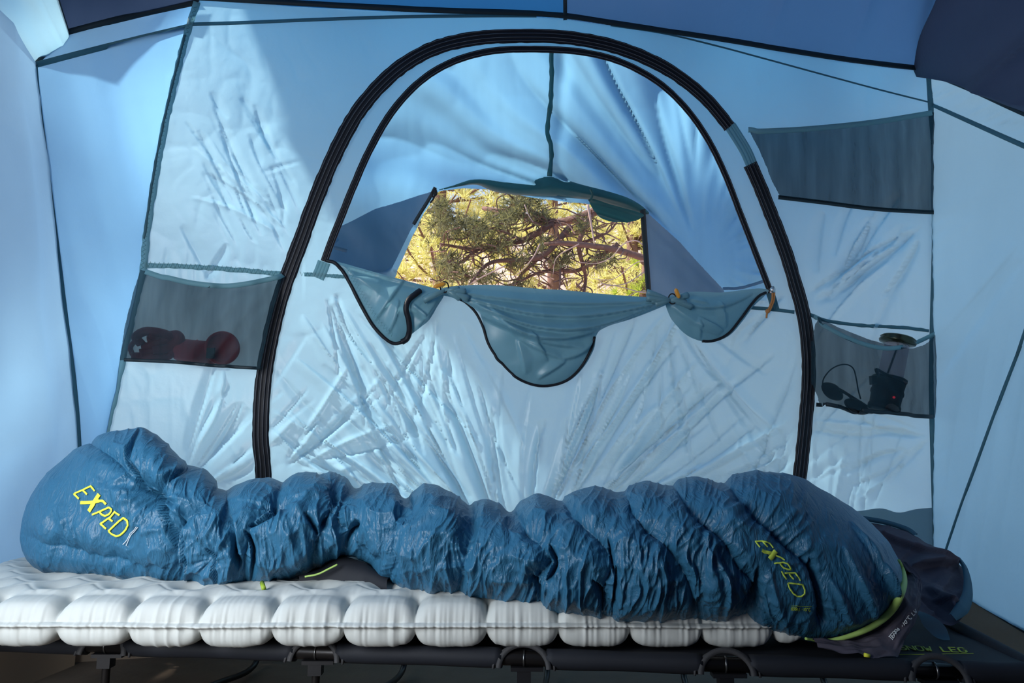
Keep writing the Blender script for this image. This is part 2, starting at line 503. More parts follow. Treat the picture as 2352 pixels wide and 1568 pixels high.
def bag_mat():
    m, nt, n, l, bs, out = nodes('petrol_blue_ripstop')
    bs.inputs['Base Color'].default_value = (0.028, 0.130, 0.235, 1)
    bs.inputs['Roughness'].default_value = 0.42
    bs.inputs['Specular IOR Level'].default_value = 0.4
    bs.inputs['Sheen Weight'].default_value = 0.0
    bs.inputs['Sheen Tint'].default_value = (0.4, 0.6, 0.8, 1)
    tc = n.new('ShaderNodeTexCoord')
    mp = n.new('ShaderNodeMapping'); mp.inputs['Scale'].default_value = (1.0, 0.35, 0.35)
    l.new(tc.outputs['Object'], mp.inputs[0])
    n1 = n.new('ShaderNodeTexNoise'); n1.inputs['Scale'].default_value = 55; n1.inputs['Detail'].default_value = 4
    n1.inputs['Distortion'].default_value = 0.8
    l.new(mp.outputs[0], n1.inputs[0])
    rd = n.new('ShaderNodeMath'); rd.operation = 'SUBTRACT'; rd.inputs[1].default_value = 0.5
    ab = n.new('ShaderNodeMath'); ab.operation = 'ABSOLUTE'
    l.new(n1.outputs[0], rd.inputs[0]); l.new(rd.outputs[0], ab.inputs[0])
    b1 = n.new('ShaderNodeBump'); b1.inputs['Strength'].default_value = 0.85; b1.inputs['Distance'].default_value = 0.010; b1.invert = True
    l.new(ab.outputs[0], b1.inputs['Height'])
    n2 = n.new('ShaderNodeTexNoise'); n2.inputs['Scale'].default_value = 130; n2.inputs['Detail'].default_value = 3
    l.new(tc.outputs['Object'], n2.inputs[0])
    b2 = n.new('ShaderNodeBump'); b2.inputs['Strength'].default_value = 0.35; b2.inputs['Distance'].default_value = 0.003
    l.new(n2.outputs[0], b2.inputs['Height']); l.new(b1.outputs[0], b2.inputs['Normal'])
    l.new(b2.outputs[0], bs.inputs['Normal'])
    return m
M['bag'] = bag_mat()
M['bag_teal'] = plain('petrol_hem_nylon', (0.012, 0.075, 0.12), 0.5)

# ================================================================== SETTING: tent
OUTER = [(605, 1330), (607, 1100), (600, 1000), (606, 880), (622, 780), (650, 670), (690, 560), (728, 455), (775, 345), (830, 250), (905, 170), (990, 118), (1090, 93), (1200, 87), (1310, 92), (1420, 115), (1520, 158), (1600, 215), (1655, 275), (1690, 325), (1725, 395), (1760, 480), (1795, 570), (1820, 650), (1843, 740), (1852, 850), (1845, 960), (1835, 1060), (1822, 1180), (1815, 1330)]
INNER = [(745, 602), (760, 560), (782, 505), (812, 430), (850, 345), (900, 260), (965, 190), (1040, 145), (1130, 121), (1230, 117), (1330, 123), (1420, 145), (1505, 190), (1570, 250), (1620, 320), (1660, 400), (1695, 490), (1730, 580), (1765, 672)]
outer_s = smooth_poly(OUTER, 5)
inner_s = smooth_poly(INNER, 6)
LSEAM = [(458, 2), (437, 60), (422, 120), (400, 205), (375, 320), (355, 430), (338, 550), (331, 620), (305, 730), (272, 880), (248, 985), (215, 1150), (190, 1300)]
RSEAM = [(2133, 165), (2139, 260), (2146, 350), (2148, 480), (2146, 600), (2142, 750), (2140, 900), (2145, 1100), (2148, 1200), (2150, 1316)]
TOPL = [(458, 3), (600, 11), (800, 22), (1000, 32), (1200, 38), (1300, 45), (1400, 60), (1500, 75), (1650, 97), (1800, 122), (1950, 145), (2075, 160), (2133, 165)]

def crumple(X, Y, s, scale, amp):
    wx = X + 60 * (vn(X / 90, Y / 90, s + 20) - .5); wy = Y + 60 * (vn(X / 90, Y / 90, s + 21) - .5)
    return amp * (ridge(wx / scale, wy / (scale * 1.6), s) ** 2 + 0.5 * ridge(wx / scale * 2.1, wy / scale * 1.5, s + 1) ** 2)

# random + drawn creases of the back wall, in the frame of the wall
wall_cr = []
def fan(cx, cy, a0, a1, n, r0, r1, w, amp, r):
    for k in range(n):
        a = math.radians(r.uniform(a0, a1))
        ra = r.uniform(r0, r0 + (r1 - r0) * 0.4); rb = ra + r.uniform(0.4, 0.9) * (r1 - r0)
        wall_cr.append((cx + ra * math.cos(a), cy - ra * math.sin(a), cx + rb * math.cos(a + r.uniform(-.09, .09)), cy - rb * math.sin(a + r.uniform(-.09, .09)),
                        r.uniform(.4, 1) * w, r.uniform(.35, 1) * amp * r.choice([1, 1, -1]), r.uniform(-16, 16)))
rr = random.Random(3)
fan(1190, 1330, 12, 70, 42, 60, 640, 38, 0.0085, rr)
fan(1190, 1330, 105, 160, 34, 60, 620, 38, 0.0085, rr)
fan(1195, 1330, 60, 115, 16, 40, 420, 26, 0.007, rr)
fan(740, 625, 278, 320, 10, 30, 480, 26, 0.006, rr)
fan(1660, 1240, 30, 70, 10, 120, 480, 30, 0.005, rr)
fan(380, 1180, 25, 70, 12, 50, 420, 40, 0.007, rr)
fan(1890, 1500, 70, 115, 12, 250, 600, 30, 0.005, rr)
fan(1860, 720, 30, 80, 14, 40, 330, 40, 0.008, rr)
fan(1190, 1420, 20, 68, 20, 330, 800, 34, 0.0060, rr)
fan(1190, 1420, 106, 150, 18, 330, 800, 34, 0.0060, rr)
fan(1524, 690, 235, 330, 12, 40, 420, 30, 0.0050, rr)
fan(1018, 670, 225, 300, 12, 60, 460, 30, 0.0050, rr)
fan(1830, 640, 150, 250, 10, 30, 260, 24, 0.0040, rr)
fan(640, 1090, 10, 60, 12, 20, 300, 26, 0.0055, rr)
fan(2140, 1000, 150, 235, 14, 10, 260, 24, 0.0050, rr)
fan(2140, 500, 200, 255, 12, 20, 330, 34, 0.008, rr)
fan(700, 560, 120, 158, 10, 60, 330, 26, 0.0035, rr)
for k in range(26):      # short crinkles upper left panel
    x = rr.uniform(420, 640); y = rr.uniform(200, 520); L = rr.uniform(60, 190); a = rr.uniform(52, 72)
    wall_cr.append((x, y, x + L * math.cos(math.radians(a)), y + L * math.sin(math.radians(a)), rr.uniform(8, 22), rr.uniform(.001, .0035), rr.uniform(-6, 6)))
for c in [(490, 245, 585, 465, 20, .004, 0), (505, 290, 600, 540, 22, .004, 5), (560, 250, 680, 430, 14, .003, 0), (455, 300, 520, 440, 16, .003, 0),
          (620, 380, 650, 520, 16, .003, -8), (600, 400, 700, 370, 12, .002, 0), (415, 520, 480, 640, 30, .004, 0), (520, 560, 470, 640, 24, .004, 0), (980, 1000, 1160, 1330, 40, .009, 0), (760, 700, 920, 1130, 34, .009, 10), (820, 680, 1010, 1040, 30, .008, -8)]:
    wall_cr.append(c)
def wall_disp(X, Y):
    h = np.zeros(X.shape)
    for c in wall_cr:
        k_ = 1.5 if (c[1] < 560 and c[0] < 700) else (2.7 if 1200 < c[0] < 1850 and c[1] > 600 else 2.1)
        h += k_ * crease(X, Y, *c)
    dz, _ = seg_dist(X, Y, [tuple(q) for q in outer_s[::3]])
    dz2, _ = seg_dist(X, Y, [tuple(q) for q in inner_s[::3]])
    h *= (0.12 + 0.88 * sstep(8, 60, dz)) * (0.2 + 0.8 * sstep(4, 30, dz2))
    h += crumple(X, Y, 4, 120, 0.0040) + crumple(X, Y, 14, 45, 0.0008) + 0.012 * (vn(X / 260, Y / 260, 9) - .5)
    # horizontal gather ripples just under the stitched seams
    sy = 612 + (X - 330) * 0.045
    g = np.exp(-((Y - sy) / 45) ** 2) * ((X < 700) | (X > 1850))
    h += g * 0.003 * ridge(X / 17, Y / 80, 31)
    return h

wb = thing('wall_back', 'pale blue nylon back wall of the tent around the arched door', 'wall', kind='structure')
poly_back = TOPL + RSEAM[1:] + LSEAM[::-1][:-1]
hole_outer = [tuple(p) for p in outer_s] + [(1815, 1345), (605, 1345)]
sheet('nylon_panel', poly_back, wallpt, BN, M['wall'], 4, wall_disp, [hole_outer], wb, 'wall')
bt = resample(wallpt(np.array([190., 2150.]), np.array([1300., 1316.])), 40)
bt[:, 2] += 0.012; bt[:, 1] -= 0.02
loft('tub_wall', bt, bt * (1, 1, 0), M['tub'], 40, 8, None, wb)
# greyer band laid over the lower right of the wall
BAND = [(1970, 1172), (2020, 1166), (2060, 1176), (2100, 1168), (2146, 1164), (2150, 1316), (1800, 1316), (1800, 1180)]
M['grey_band'] = cloth('grey_band_nylon', (0.16, 0.22, 0.25), (0.20, 0.30, 0.36), 0.5, 0.6, 0.3)
sheet('foot_band', [tuple(p) for p in smooth_poly(BAND[:5], 6)] + BAND[5:], wallpt, BN, M['grey_band'], 8, lambda X, Y: 0.006 + wall_disp(X, Y), (), wb)

MARCH = (wallpt, BN)
tape('seam_tape', [(455, 10), (430, 85), (400, 205), (375, 320), (355, 430), (338, 550), (331, 620), (305, 730), (272, 880), (248, 985), (215, 1150), (195, 1280)], MARCH, 0.019, M['seam_pale'], wb, 0.010, 0.003, waves=0.35)
tape('seam_tape', [(428, 85), (397, 205), (371, 320), (351, 430), (334, 550)], MARCH, 0.006, M['seam'], wb, 0.013, 0.002, waves=0.8)
tape3('seam_tape', wallpt(np.array([q[0] for q in RSEAM], float), np.array([q[1] for q in RSEAM], float)), 0.017, M['seam'], wb, 0.022)
tape('edge_binding', TOPL, MARCH, 0.017, M['dark_tape'], wb, 0.022, 0.004)
tape('seam_tape', [(437, 60), (560, 56), (700, 50), (900, 43), (1100, 40), (1230, 40)], MARCH, 0.010, M['seam'], wb, 0.010, 0.002)
tape('seam_tape', [(1400, 62), (1520, 80), (1640, 108), (1760, 140), (1900, 178), (2020, 210), (2140, 240)], MARCH, 0.005, M['seam'], wb, 0.010, 0.002)
# serged horizontal seams
tape('seam_tape', [(335, 610), (420, 613), (520, 619), (600, 626), (665, 632)], MARCH, 0.014, M['seam_pale'], wb, 0.010, 0.002, waves=0.5)
tape('seam_tape', [(1855, 722), (1900, 738), (1980, 748), (2060, 752), (2128, 760)], MARCH, 0.012, M['seam'], wb, 0.010, 0.002, waves=0.4)
def zigzag(name, pts, surf, amp, pitch, w, mat, parent, off):
    p = resample(smooth_poly(pts, 6), 400)
    s = np.concatenate([[0], np.cumsum(np.linalg.norm(np.diff(p, axis=0), axis=1))])
    n = max(6, int(s[-1] / pitch))
    t = np.linspace(0, s[-1], n)
    q = np.stack([np.interp(t, s, p[:, 0]), np.interp(t, s, p[:, 1])], -1)
    T = np.gradient(q, axis=0); T /= np.linalg.norm(T, axis=1, keepdims=True)
    N2 = np.stack([-T[:, 1], T[:, 0]], -1)
    z = q + N2 * (amp * np.where(np.arange(n) % 2, 1, -1))[:, None]
    Q = surf[0](z[:, 0], z[:, 1]) + np.array(surf[1]) * off
    V, f = ribbon_geo(Q, np.tile(surf[1], (n, 1)), w, 0.0008)
    return mkmesh(name, V, f, mat, parent)
zigzag('stitching', [(338, 608), (420, 612), (520, 618), (600, 625), (660, 632)], MARCH, 6, 5, 0.0016, M['stitch_teal'], wb, 0.0125)
zigzag('stitching', [(452, 20), (428, 90), (398, 205), (373, 320), (353, 430), (336, 550), (329, 620)], MARCH, 4, 5, 0.0014, M['stitch_teal'], wb, 0.0135)

# --- left corner panels
cornerL = [(78, 150, 1.75), (84, 220, 1.76), (97, 320, 1.78), (112, 440, 1.81), (130, 580, 1.85), (150, 740, 1.88), (168, 880, 1.91), (178, 1000, 1.94), (184, 1150, 1.965), (190, 1290, 1.98)]
def p3(L): return np.array([P(x, y, Y) for x, y, Y in L])
seamB3 = wallpt(np.array([q[0] for q in LSEAM[1:]], float), np.array([q[1] for q in LSEAM[1:]], float))
wl = thing('wall_left', 'blue nylon left wall and angled corner panel of the tent', 'wall', kind='structure')
def cpd(u, v, px, py):
    a = (px + 0.55 * py)
    return np.clip(4 * v * (1 - v), 0, 1) * 0.012 * vn(px / 55 - py / 260, py / 420, 3) + 0.006 * ridge(px / 60 - py / 230, py / 300, 8) + 0.02 * np.sin(np.pi * u) * np.sin(np.pi * v)
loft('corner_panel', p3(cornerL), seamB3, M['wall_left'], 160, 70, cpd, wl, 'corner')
topstripA = p3([(155, 75, 1.85), (250, 50, 1.87), (340, 28, 1.90), (458, 3, 1.93)])
topstripB = p3([(78, 150, 1.75), (200, 118, 1.80), (320, 88, 1.87), (437, 60, 1.93)])
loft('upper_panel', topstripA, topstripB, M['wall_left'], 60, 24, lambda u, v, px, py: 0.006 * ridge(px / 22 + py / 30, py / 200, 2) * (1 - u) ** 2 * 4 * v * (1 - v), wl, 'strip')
leftfar = np.array([(-1.22, 0.35, 1.75), (-1.22, 0.35, 1.3), (-1.24, 0.35, 0.8), (-1.26, 0.35, 0.27)])
cornerLx = p3(cornerL)
cornerLx[-1, 2] = 0.27
def lwd(u, v, px, py):
    return 0.05 * vn(u * 3, v * 7, 6) * np.clip(v * 10, 0, 1) + 0.006 * ridge(v * 14 + u * 4, u * 3, 16) + 0.008 * ridge(v * 5 - u * 7, u * 2, 17)
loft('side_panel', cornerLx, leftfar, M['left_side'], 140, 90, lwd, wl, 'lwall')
tape3('seam_tape', p3(cornerL), 0.016, M['seam'], wl, 0.012)
tape3('seam_tape', topstripB, 0.014, M['seam'], wl, 0.010)
tape3('edge_binding', topstripA, 0.017, M['dark_tape'], wl, 0.014)
tape3('edge_binding', p3([(79, 150, 1.75), (115, 112, 1.80), (155, 75, 1.85)]), 0.010, M['dark_tape'], wl, 0.014)
loft('tub_wall', np.array([cornerLx[-1], leftfar[-1]]), np.array([cornerLx[-1] * (1, 1, 0), leftfar[-1] * (1, 1, 0)]), M['tub'], 40, 10, None, wl)
cb = [cornerLx[-1], seamB3[-1]]
loft('tub_wall', np.array(cb), np.array([c * (1, 1, 0) for c in cb]), M['tub'], 10, 10, None, wl)

# --- right wall
wr = thing('wall_right', 'pale blue nylon right wall with a slanting grey seam', 'wall', kind='structure')
WR = lambda x, y: float(wallpt(np.array(float(x)), np.array(float(y)))[1])
rt = p3([(2133, 165, WR(2133, 165)), (2240, 208, 2.03), (2352, 258, 1.75), (2800, 450, 1.15)])
rs = p3([(2140, 240, WR(2140, 240)), (2240, 285, 2.03), (2352, 335, 1.75), (2800, 530, 1.15)])
rb = np.array([P(2150, 1316, WR(2150, 1316)), P(2244, 1368, 2.08), P(2352, 1430, 1.77), P(2800, 1690, 1.15)])
rb[1:, 2] = 0.14
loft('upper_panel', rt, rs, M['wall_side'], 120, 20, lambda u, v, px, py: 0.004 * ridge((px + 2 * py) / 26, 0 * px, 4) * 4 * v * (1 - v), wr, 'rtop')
def rwd(u, v, px, py):
    h = 0.010 * vn(px / 90 + py / 300, py / 500, 3)
    h += 0.006 * ridge((px - 2150) / 46 + (py - 240) / 330, py / 900, 12) * sstep(300, 1200, py)
    h += 0.0035 * ridge((py + px * 0.55) / 30, px / 300, 13) * np.exp(-(px - 2150) / 60) * (px > 2140)
    h += crease(px, py, 2160, 880, 2352, 600, 50, 0.008) + crease(px, py, 2170, 760, 2340, 560, 60, -0.006)
    h += 0.004 * ridge((px - py * .1) / 34, py / 600, 19) * sstep(0, 260, (px - 2140) - (1316 - py) * 0.42)
    return h * np.clip(v * 14, 0, 1)
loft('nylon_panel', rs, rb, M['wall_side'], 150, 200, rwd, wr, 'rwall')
tape('seam_tape', [(2352, 792), (2300, 925), (2250, 1060), (2210, 1168), (2171, 1283)], 'rwall', 0.011, M['seam'], wr, 0.005, 0.003)
tape('seam_tape', [(2342, 818), (2480, 400)], 'rwall', 0.011, M['seam'], wr, 0.005, 0.003)
tape3('seam_tape', rs, 0.012, M['seam'], wr, 0.010)
tape3('edge_binding', rt, 0.017, M['dark_tape'], wr, 0.014)
tub_b = rb.copy(); tub_b[:, 2] = 0.0; tub_b[:, 0] -= 0.05; tub_b[:, 1] -= 0.02
loft('tub_wall', rb, tub_b, M['tub'], 60, 10, lambda u, v, px, py: 0.006 * vn(px / 60, py / 30, 2), wr, 'tub')
tb = rb.copy()
V_, f_ = ribbon_geo(resample(tb, 50) + np.array([-0.004, -0.004, 0]), np.tile(np.array([-0.9, -0.4, 0.1]) / 0.99, (50, 1)), 0.014, 0.004)
mkmesh('edge_binding', V_, f_, M['dark_tape'], wr)

# --- ceiling (mesh roof with the fly above it)
ce = thing('ceiling', 'slate and blue roof fly above the dark edge tape', 'ceiling', kind='structure')
ribL = np.array([P(155, 75, 1.85), (-0.69, 0.2, 2.15)])
ribM = np.array([wallpt(np.array(1298.), np.array(45.)), (0.02, 0.2, 2.35)])
ribR = np.array([wallpt(np.array(2133.), np.array(165.)), (0.39, 0.2, 2.45)])
ribLs = np.array([wallpt(np.array(458.), np.array(3.)), (-0.5, 0.2, 2.2)])
ribR[1] = (0.52, 0.3, 2.5)
def drape(s, amp, fx=60, fy=900, dx=0.0):
    return lambda u, v, px, py: np.clip(v * 7, 0, 1) * amp * (ridge(px / fx + py * dx, py / fy, s) + 0.6 * vn(px / fx * .4, py / 500, s + 1))
def toproof(pts, a, b, n=40):
    q = resample(np.array([wallpt(np.array(float(x)), np.array(float(y))) for x, y in pts]), n)
    t = np.linspace(0, 1, n)[:, None]
    return q, a * (1 - t) + b * t
q1, e1 = toproof(TOPL[:6], ribLs[1], ribM[1])
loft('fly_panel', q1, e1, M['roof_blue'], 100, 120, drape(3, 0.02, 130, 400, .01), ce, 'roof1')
q2, e2 = toproof(TOPL[5:], ribM[1], ribR[1])
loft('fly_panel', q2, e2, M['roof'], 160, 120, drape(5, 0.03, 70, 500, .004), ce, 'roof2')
q0 = resample(np.array([P(155, 75, 1.85), wallpt(np.array(458.), np.array(3.))]), 20)
t_ = np.linspace(0, 1, 20)[:, None]
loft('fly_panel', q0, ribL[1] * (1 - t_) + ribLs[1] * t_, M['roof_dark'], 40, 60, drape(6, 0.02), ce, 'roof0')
loft('fly_panel', ribL, np.array([P(78, 150, 1.75), (-1.22, 0.35, 1.75)]), M['wall_side'], 80, 50, lambda u, v, px, py: 4 * v * (1 - v) * 0.03 * vn(u * 5, v * 3, 2) + 0.01 * ridge(v * 6 + u * 3, u * 2, 4), ce, 'roofL')
ribR_ext = np.vstack([ribR[:1], (ribR[:1] * 0.5 + ribR[1:] * 0.5), ribR[1:]])
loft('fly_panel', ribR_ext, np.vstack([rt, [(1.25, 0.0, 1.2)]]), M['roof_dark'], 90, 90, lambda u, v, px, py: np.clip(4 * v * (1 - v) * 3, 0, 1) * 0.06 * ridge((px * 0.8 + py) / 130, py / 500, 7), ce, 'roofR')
tube('roof_pole', smooth_poly([ribR[0] + (0, -0.02, 0), ribR[0] * .5 + ribR[1] * .5 + (0, -0.02, -.02), ribR[1]], 10), 0.0085, M['dark_tape'], ce)
V_, f_ = ribbon_geo(resample(np.array([ribR[0] + (-.045, -0.01, 0.0), ribR[1] + (-.05, 0, 0)]), 30), np.tile(np.array([0, -.9, -.43]), (30, 1)), 0.012, 0.003)
mkmesh('seam_tape', V_, f_, M['dark_tape'], ce)
V_, f_ = ribbon_geo(resample(ribM + np.array([0, -0.006, -0.006]), 30), np.tile(np.array([0, -.9, -.43]), (30, 1)), 0.012, 0.003)
mkmesh('seam_tape', V_, f_, M['dark_tape'], ce)
V_, f_ = ribbon_geo(resample(ribL + np.array([0.004, -0.006, -0.006]), 30), np.tile(np.array([.3, -.8, -.43]), (30, 1)), 0.013, 0.003)
mkmesh('edge_binding', V_, f_, M['dark_tape'], ce)

# --- roof, walls and open doorway behind the camera
rest = thing('wall_front', 'dark front of the tent behind the viewpoint with an open door at left', 'wall', kind='structure')
def quad(name, a, b, c, d, mat, parent, n=8):
    return loft(name, np.array([a, b], float), np.array([d, c], float), mat, n, n, None, parent)
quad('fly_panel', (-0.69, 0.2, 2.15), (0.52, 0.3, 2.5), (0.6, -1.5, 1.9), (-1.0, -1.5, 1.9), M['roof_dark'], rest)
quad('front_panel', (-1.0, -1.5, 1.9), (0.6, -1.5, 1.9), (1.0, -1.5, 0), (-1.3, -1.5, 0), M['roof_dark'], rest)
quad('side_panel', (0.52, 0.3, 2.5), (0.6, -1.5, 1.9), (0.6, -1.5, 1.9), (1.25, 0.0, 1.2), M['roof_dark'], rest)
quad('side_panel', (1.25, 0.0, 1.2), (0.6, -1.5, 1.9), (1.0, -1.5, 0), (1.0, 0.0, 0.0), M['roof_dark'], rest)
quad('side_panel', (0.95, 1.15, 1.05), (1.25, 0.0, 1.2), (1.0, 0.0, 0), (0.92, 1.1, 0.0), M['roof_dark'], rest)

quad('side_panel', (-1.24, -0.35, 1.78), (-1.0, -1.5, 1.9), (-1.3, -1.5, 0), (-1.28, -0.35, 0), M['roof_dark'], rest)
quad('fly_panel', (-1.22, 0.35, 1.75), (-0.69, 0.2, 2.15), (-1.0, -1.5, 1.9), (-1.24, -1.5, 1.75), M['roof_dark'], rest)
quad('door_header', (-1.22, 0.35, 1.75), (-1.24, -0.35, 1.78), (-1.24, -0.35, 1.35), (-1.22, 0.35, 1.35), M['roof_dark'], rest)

# --- floor
fl = thing('floor', 'brown tent groundsheet under the black cot', 'floor', kind='structure')
G_ = np.stack(np.meshgrid(np.linspace(-1.3, 1.45, 90), np.linspace(-1.5, 2.6, 120), indexing='ij'), -1)
zz = 0.002 + 0.006 * vn(G_[..., 0] * 5, G_[..., 1] * 5, 3)
mkmesh('groundsheet', np.concatenate([G_, zz[..., None]], -1).reshape(-1, 3), grid_faces(90, 120), M['floor'], fl)

# ================================================================== DOOR
door = thing('door_1', 'arched nylon door panel with black zips and a rolled-down window flap', 'door', kind='structure')
hole_inner = [tuple(p) for p in inner_s] + [(1758, 690), (1500, 690), (1020, 668), (900, 640), (760, 603)]
sheet('nylon_panel', [tuple(p) for p in outer_s] + [(1815, 1345), (605, 1345)], wallpt, BN, M['wall'], 4, wall_disp, [hole_inner], door, 'door')
sheet('mesh_screen', [tuple(p) for p in inner_s] + [(1758, 700), (1500, 700), (1020, 690), (760, 610)], wallpt, BN, M['screen'], 16, lambda X, Y: 0 * X - 0.004, (), door)
zprof = [(-1, 0), (-.92, .5), (-.55, .5), (-.5, .25), (-.42, .5), (-.08, .9), (0, .45), (.08, .9), (.42, .5), (.5, .25), (.55, .5), (.92, .5), (1, 0)]
k1 = [i for i, p in enumerate(outer_s) if p[0] < 1680 or True]
upper = [tuple(p) for p in outer_s if not (p[0] > 1600 and p[1] > 303)]
lower = [tuple(p) for p in outer_s if (p[0] > 1600 and p[1] > 368)]
tape('zipper_tape', upper, MARCH, 0.044, M['zip'], door, 0.014, 0.008, 1, waves=0.10, prof=zprof)
tape('zipper_tape', lower, MARCH, 0.050, M['zip'], door, 0.014, 0.008, 1, waves=0.10, prof=zprof)
mid_ = [(1672, 292), (1690, 320), (1708, 350), (1722, 382)]
tag(tape('zipper_bridge', mid_, MARCH, 0.042, M['seam_pale'], door, 0.014, 0.006, 4, prof=zprof), 'pale teal fabric bridge interrupting the black zip')
for sh in (-0.0165, -0.006, 0.006, 0.0165):
    tape('stitching', upper, MARCH, 0.0011, M['stitch'], door, 0.0190, 0.0006, 1, shift=sh)
    tape('stitching', lower, MARCH, 0.0011, M['stitch'], door, 0.0190, 0.0006, 1, shift=sh * 1.1)
tape('zipper_tape', INNER, MARCH, 0.021, M['zip'], door, 0.012, 0.006, 6, waves=0.06, prof=zprof)
for sh in (-0.006, 0.006):
    tape('stitching', INNER, MARCH, 0.0010, M['stitch'], door, 0.0165, 0.0005, 6, shift=sh)
# small reinforcements at the window corners
tag(tape('corner_patch', [(745, 603), (738, 622), (730, 640)], MARCH, 0.036, M['seam_pale'], door, 0.012, 0.004, 4, prof=zprof), 'serged grey patch where the window zip ends')
tag(tape('corner_patch', [(1764, 672), (1770, 690), (1776, 712)], MARCH, 0.030, M['seam'], door, 0.012, 0.004, 4, prof=zprof), 'grey patch at the right end of the window zip')
tape('seam_tape', [(700, 630), (740, 633), (790, 637), (830, 640)], MARCH, 0.011, M['seam_pale'], door, 0.010, 0.002, waves=.6)
zigzag('stitching', [(690, 630), (740, 633), (800, 637)], MARCH, 5, 4, 0.0014, M['stitch_teal'], door, 0.0128)
tape('seam_tape', [(1700, 705), (1760, 710), (1820, 717)], MARCH, 0.012, M['seam'], door, 0.010, 0.002, waves=.3)

# rolled-down flap, tied up with two toggles
flapo = thing('window_flap', 'grey teal nylon window flap hanging in three tied swags', None)
flapo.parent = door
def swag(poly, cx, cy, rx, ry, fold_pts, bulge, seed, fold_amp=0.006):
    pn = np.array([q[:2] for q in poly])
    closed = np.vstack([pn, pn[:1]])
    def d(X, Y):
        dist, _ = seg_dist(X, Y, [tuple(q) for q in closed])
        h = 0.018 + bulge * (1 - np.exp(-dist / 42.0))
        for a in fold_pts:
            h += 1.9 * crease(X, Y, *a)
        h += crumple(X, Y, seed, 70, 0.002) + fold_amp * (vn(X / 50 + Y / 70, Y / 45, seed) - .5)
        return h
    return d
FL = [(752, 601), (775, 603), (830, 618), (900, 638), (985, 660), (1012, 668), (1018, 680), (1003, 705), (985, 735), (965, 752), (942, 770), (925, 786), (905, 790), (885, 780), (855, 748), (830, 705), (805, 655), (785, 622)]
FLs = [tuple(p) for p in smooth_poly(FL, 4, True)]
sheet('flap_swag', FLs, wallpt, BN, M['flap'], 3, swag(FLs, 900, 700, 1, 1, [(960, 664, 800, 618, 20, -.006, 0), (860, 740, 930, 640, 26, .006, 0), (890, 770, 915, 690, 22, .005, 5), (950, 770, 1005, 690, 26, .012, 0), (880, 640, 790, 640, 30, .004, 0), (985, 735, 945, 700, 18, .008, 0)], 0.035, 41), (), flapo, 'flapL')
FM = [(1012, 664), (1060, 657), (1140, 656), (1230, 664), (1300, 668), (1400, 678), (1480, 684), (1522, 688), (1532, 696), (1500, 712), (1440, 735), (1385, 752), (1366, 770), (1360, 800), (1335, 845), (1300, 876), (1255, 888), (1215, 883), (1175, 862), (1135, 820), (1118, 790), (1110, 755), (1100, 725), (1070, 700), (1035, 684), (1010, 678)]
FMs = [tuple(p) for p in smooth_poly(FM, 4, True)]
mf = []
for (x0, y0, x1, y1, w, a, b) in [(1025, 672, 1525, 692, 22, .012, 18), (1030, 676, 1520, 694, 24, .014, 45), (1035, 680, 1515, 696, 30, .016, 72), (1050, 690, 1440, 728, 34, .014, 70), (1075, 690, 1330, 800, 30, .010, 30), (1110, 700, 1290, 830, 26, .008, 20), (1285, 826, 1365, 770, 26, .010, 12), (1230, 870, 1290, 830, 22, .008, 0), (1180, 780, 1200, 860, 26, .006, 0), (1250, 830, 1205, 760, 24, .006, 0)]:
    mf.append((x0, y0, x1, y1, w, a, b))
sheet('flap_swag', FMs, wallpt, BN, M['flap'], 3, swag(FMs, 1250, 760, 1, 1, mf, 0.035, 45, .008), (), flapo, 'flapM')
FR = [(1522, 690), (1545, 678), (1590, 671), (1650, 673), (1700, 667), (1735, 664), (1758, 668), (1745, 684), (1722, 705), (1700, 735), (1672, 768), (1640, 784), (1605, 784), (1570, 770), (1542, 742), (1528, 715)]
FRs = [tuple(p) for p in smooth_poly(FR, 4, True)]
sheet('flap_swag', FRs, wallpt, BN, M['flap'], 3, swag(FRs, 1640, 720, 1, 1, [(1530, 695, 1720, 675, 26, .010, 24), (1535, 705, 1640, 770, 24, .008, 10), (1650, 760, 1590, 730, 22, .008, 0), (1600, 780, 1590, 735, 16, .006, 0), (1655, 755, 1640, 695, 20, .006, 0), (1570, 690, 1610, 700, 16, .006, 0)], 0.035, 49), (), flapo, 'flapR')
def edge_tube(name, px, key, r, mat, off, parent):
    q = []
    for x, y in resample(smooth_poly(px, 8), int(len(px) * 14)):
        h = cast(key, x, y)
        if h is not None:
            q.append(h[0] + BN * off)
        else:
            q.append(wallpt(np.array(x), np.array(y)) + BN * 0.022)
    q = np.array(q)
    for it in range(3):
        q[1:-1] = (q[:-2] + q[1:-1] * 2 + q[2:]) / 4
    return tube(name, q, r, mat, parent, 8)
edge_tube('flap_zipper', [(750, 601), (768, 603), (787, 624), (806, 656), (832, 706), (857, 748), (886, 779), (906, 789), (926, 785)], 'flapL', 0.0052, M['zip'], 0.004, flapo)
edge_tube('flap_zipper', [(922, 786), (934, 778), (940, 760), (938, 735), (932, 710), (938, 690), (955, 675), (965, 668)], 'flapL', 0.0085, M['zip'], 0.010, flapo)
edge_tube('flap_zipper', [(1032, 672), (1060, 690), (1088, 716), (1106, 750), (1118, 788), (1138, 820), (1176, 860), (1216, 881), (1256, 886), (1300, 874), (1334, 843), (1358, 800), (1365, 774)], 'flapM', 0.0042, M['zip'], 0.003, flapo)
edge_tube('flap_zipper', [(1606, 784), (1640, 782), (1672, 766), (1700, 733), (1722, 703), (1742, 680), (1758, 672)], 'flapR', 0.0045, M['zip'], 0.003, flapo)
zigzag('stitching', [(800, 625), (818, 655), (843, 700), (870, 742), (900, 772)], (lambda x, y: wallpt(x, y), BN), 4, 4, 0.0014, M['stitch_teal'], flapo, 0.052)
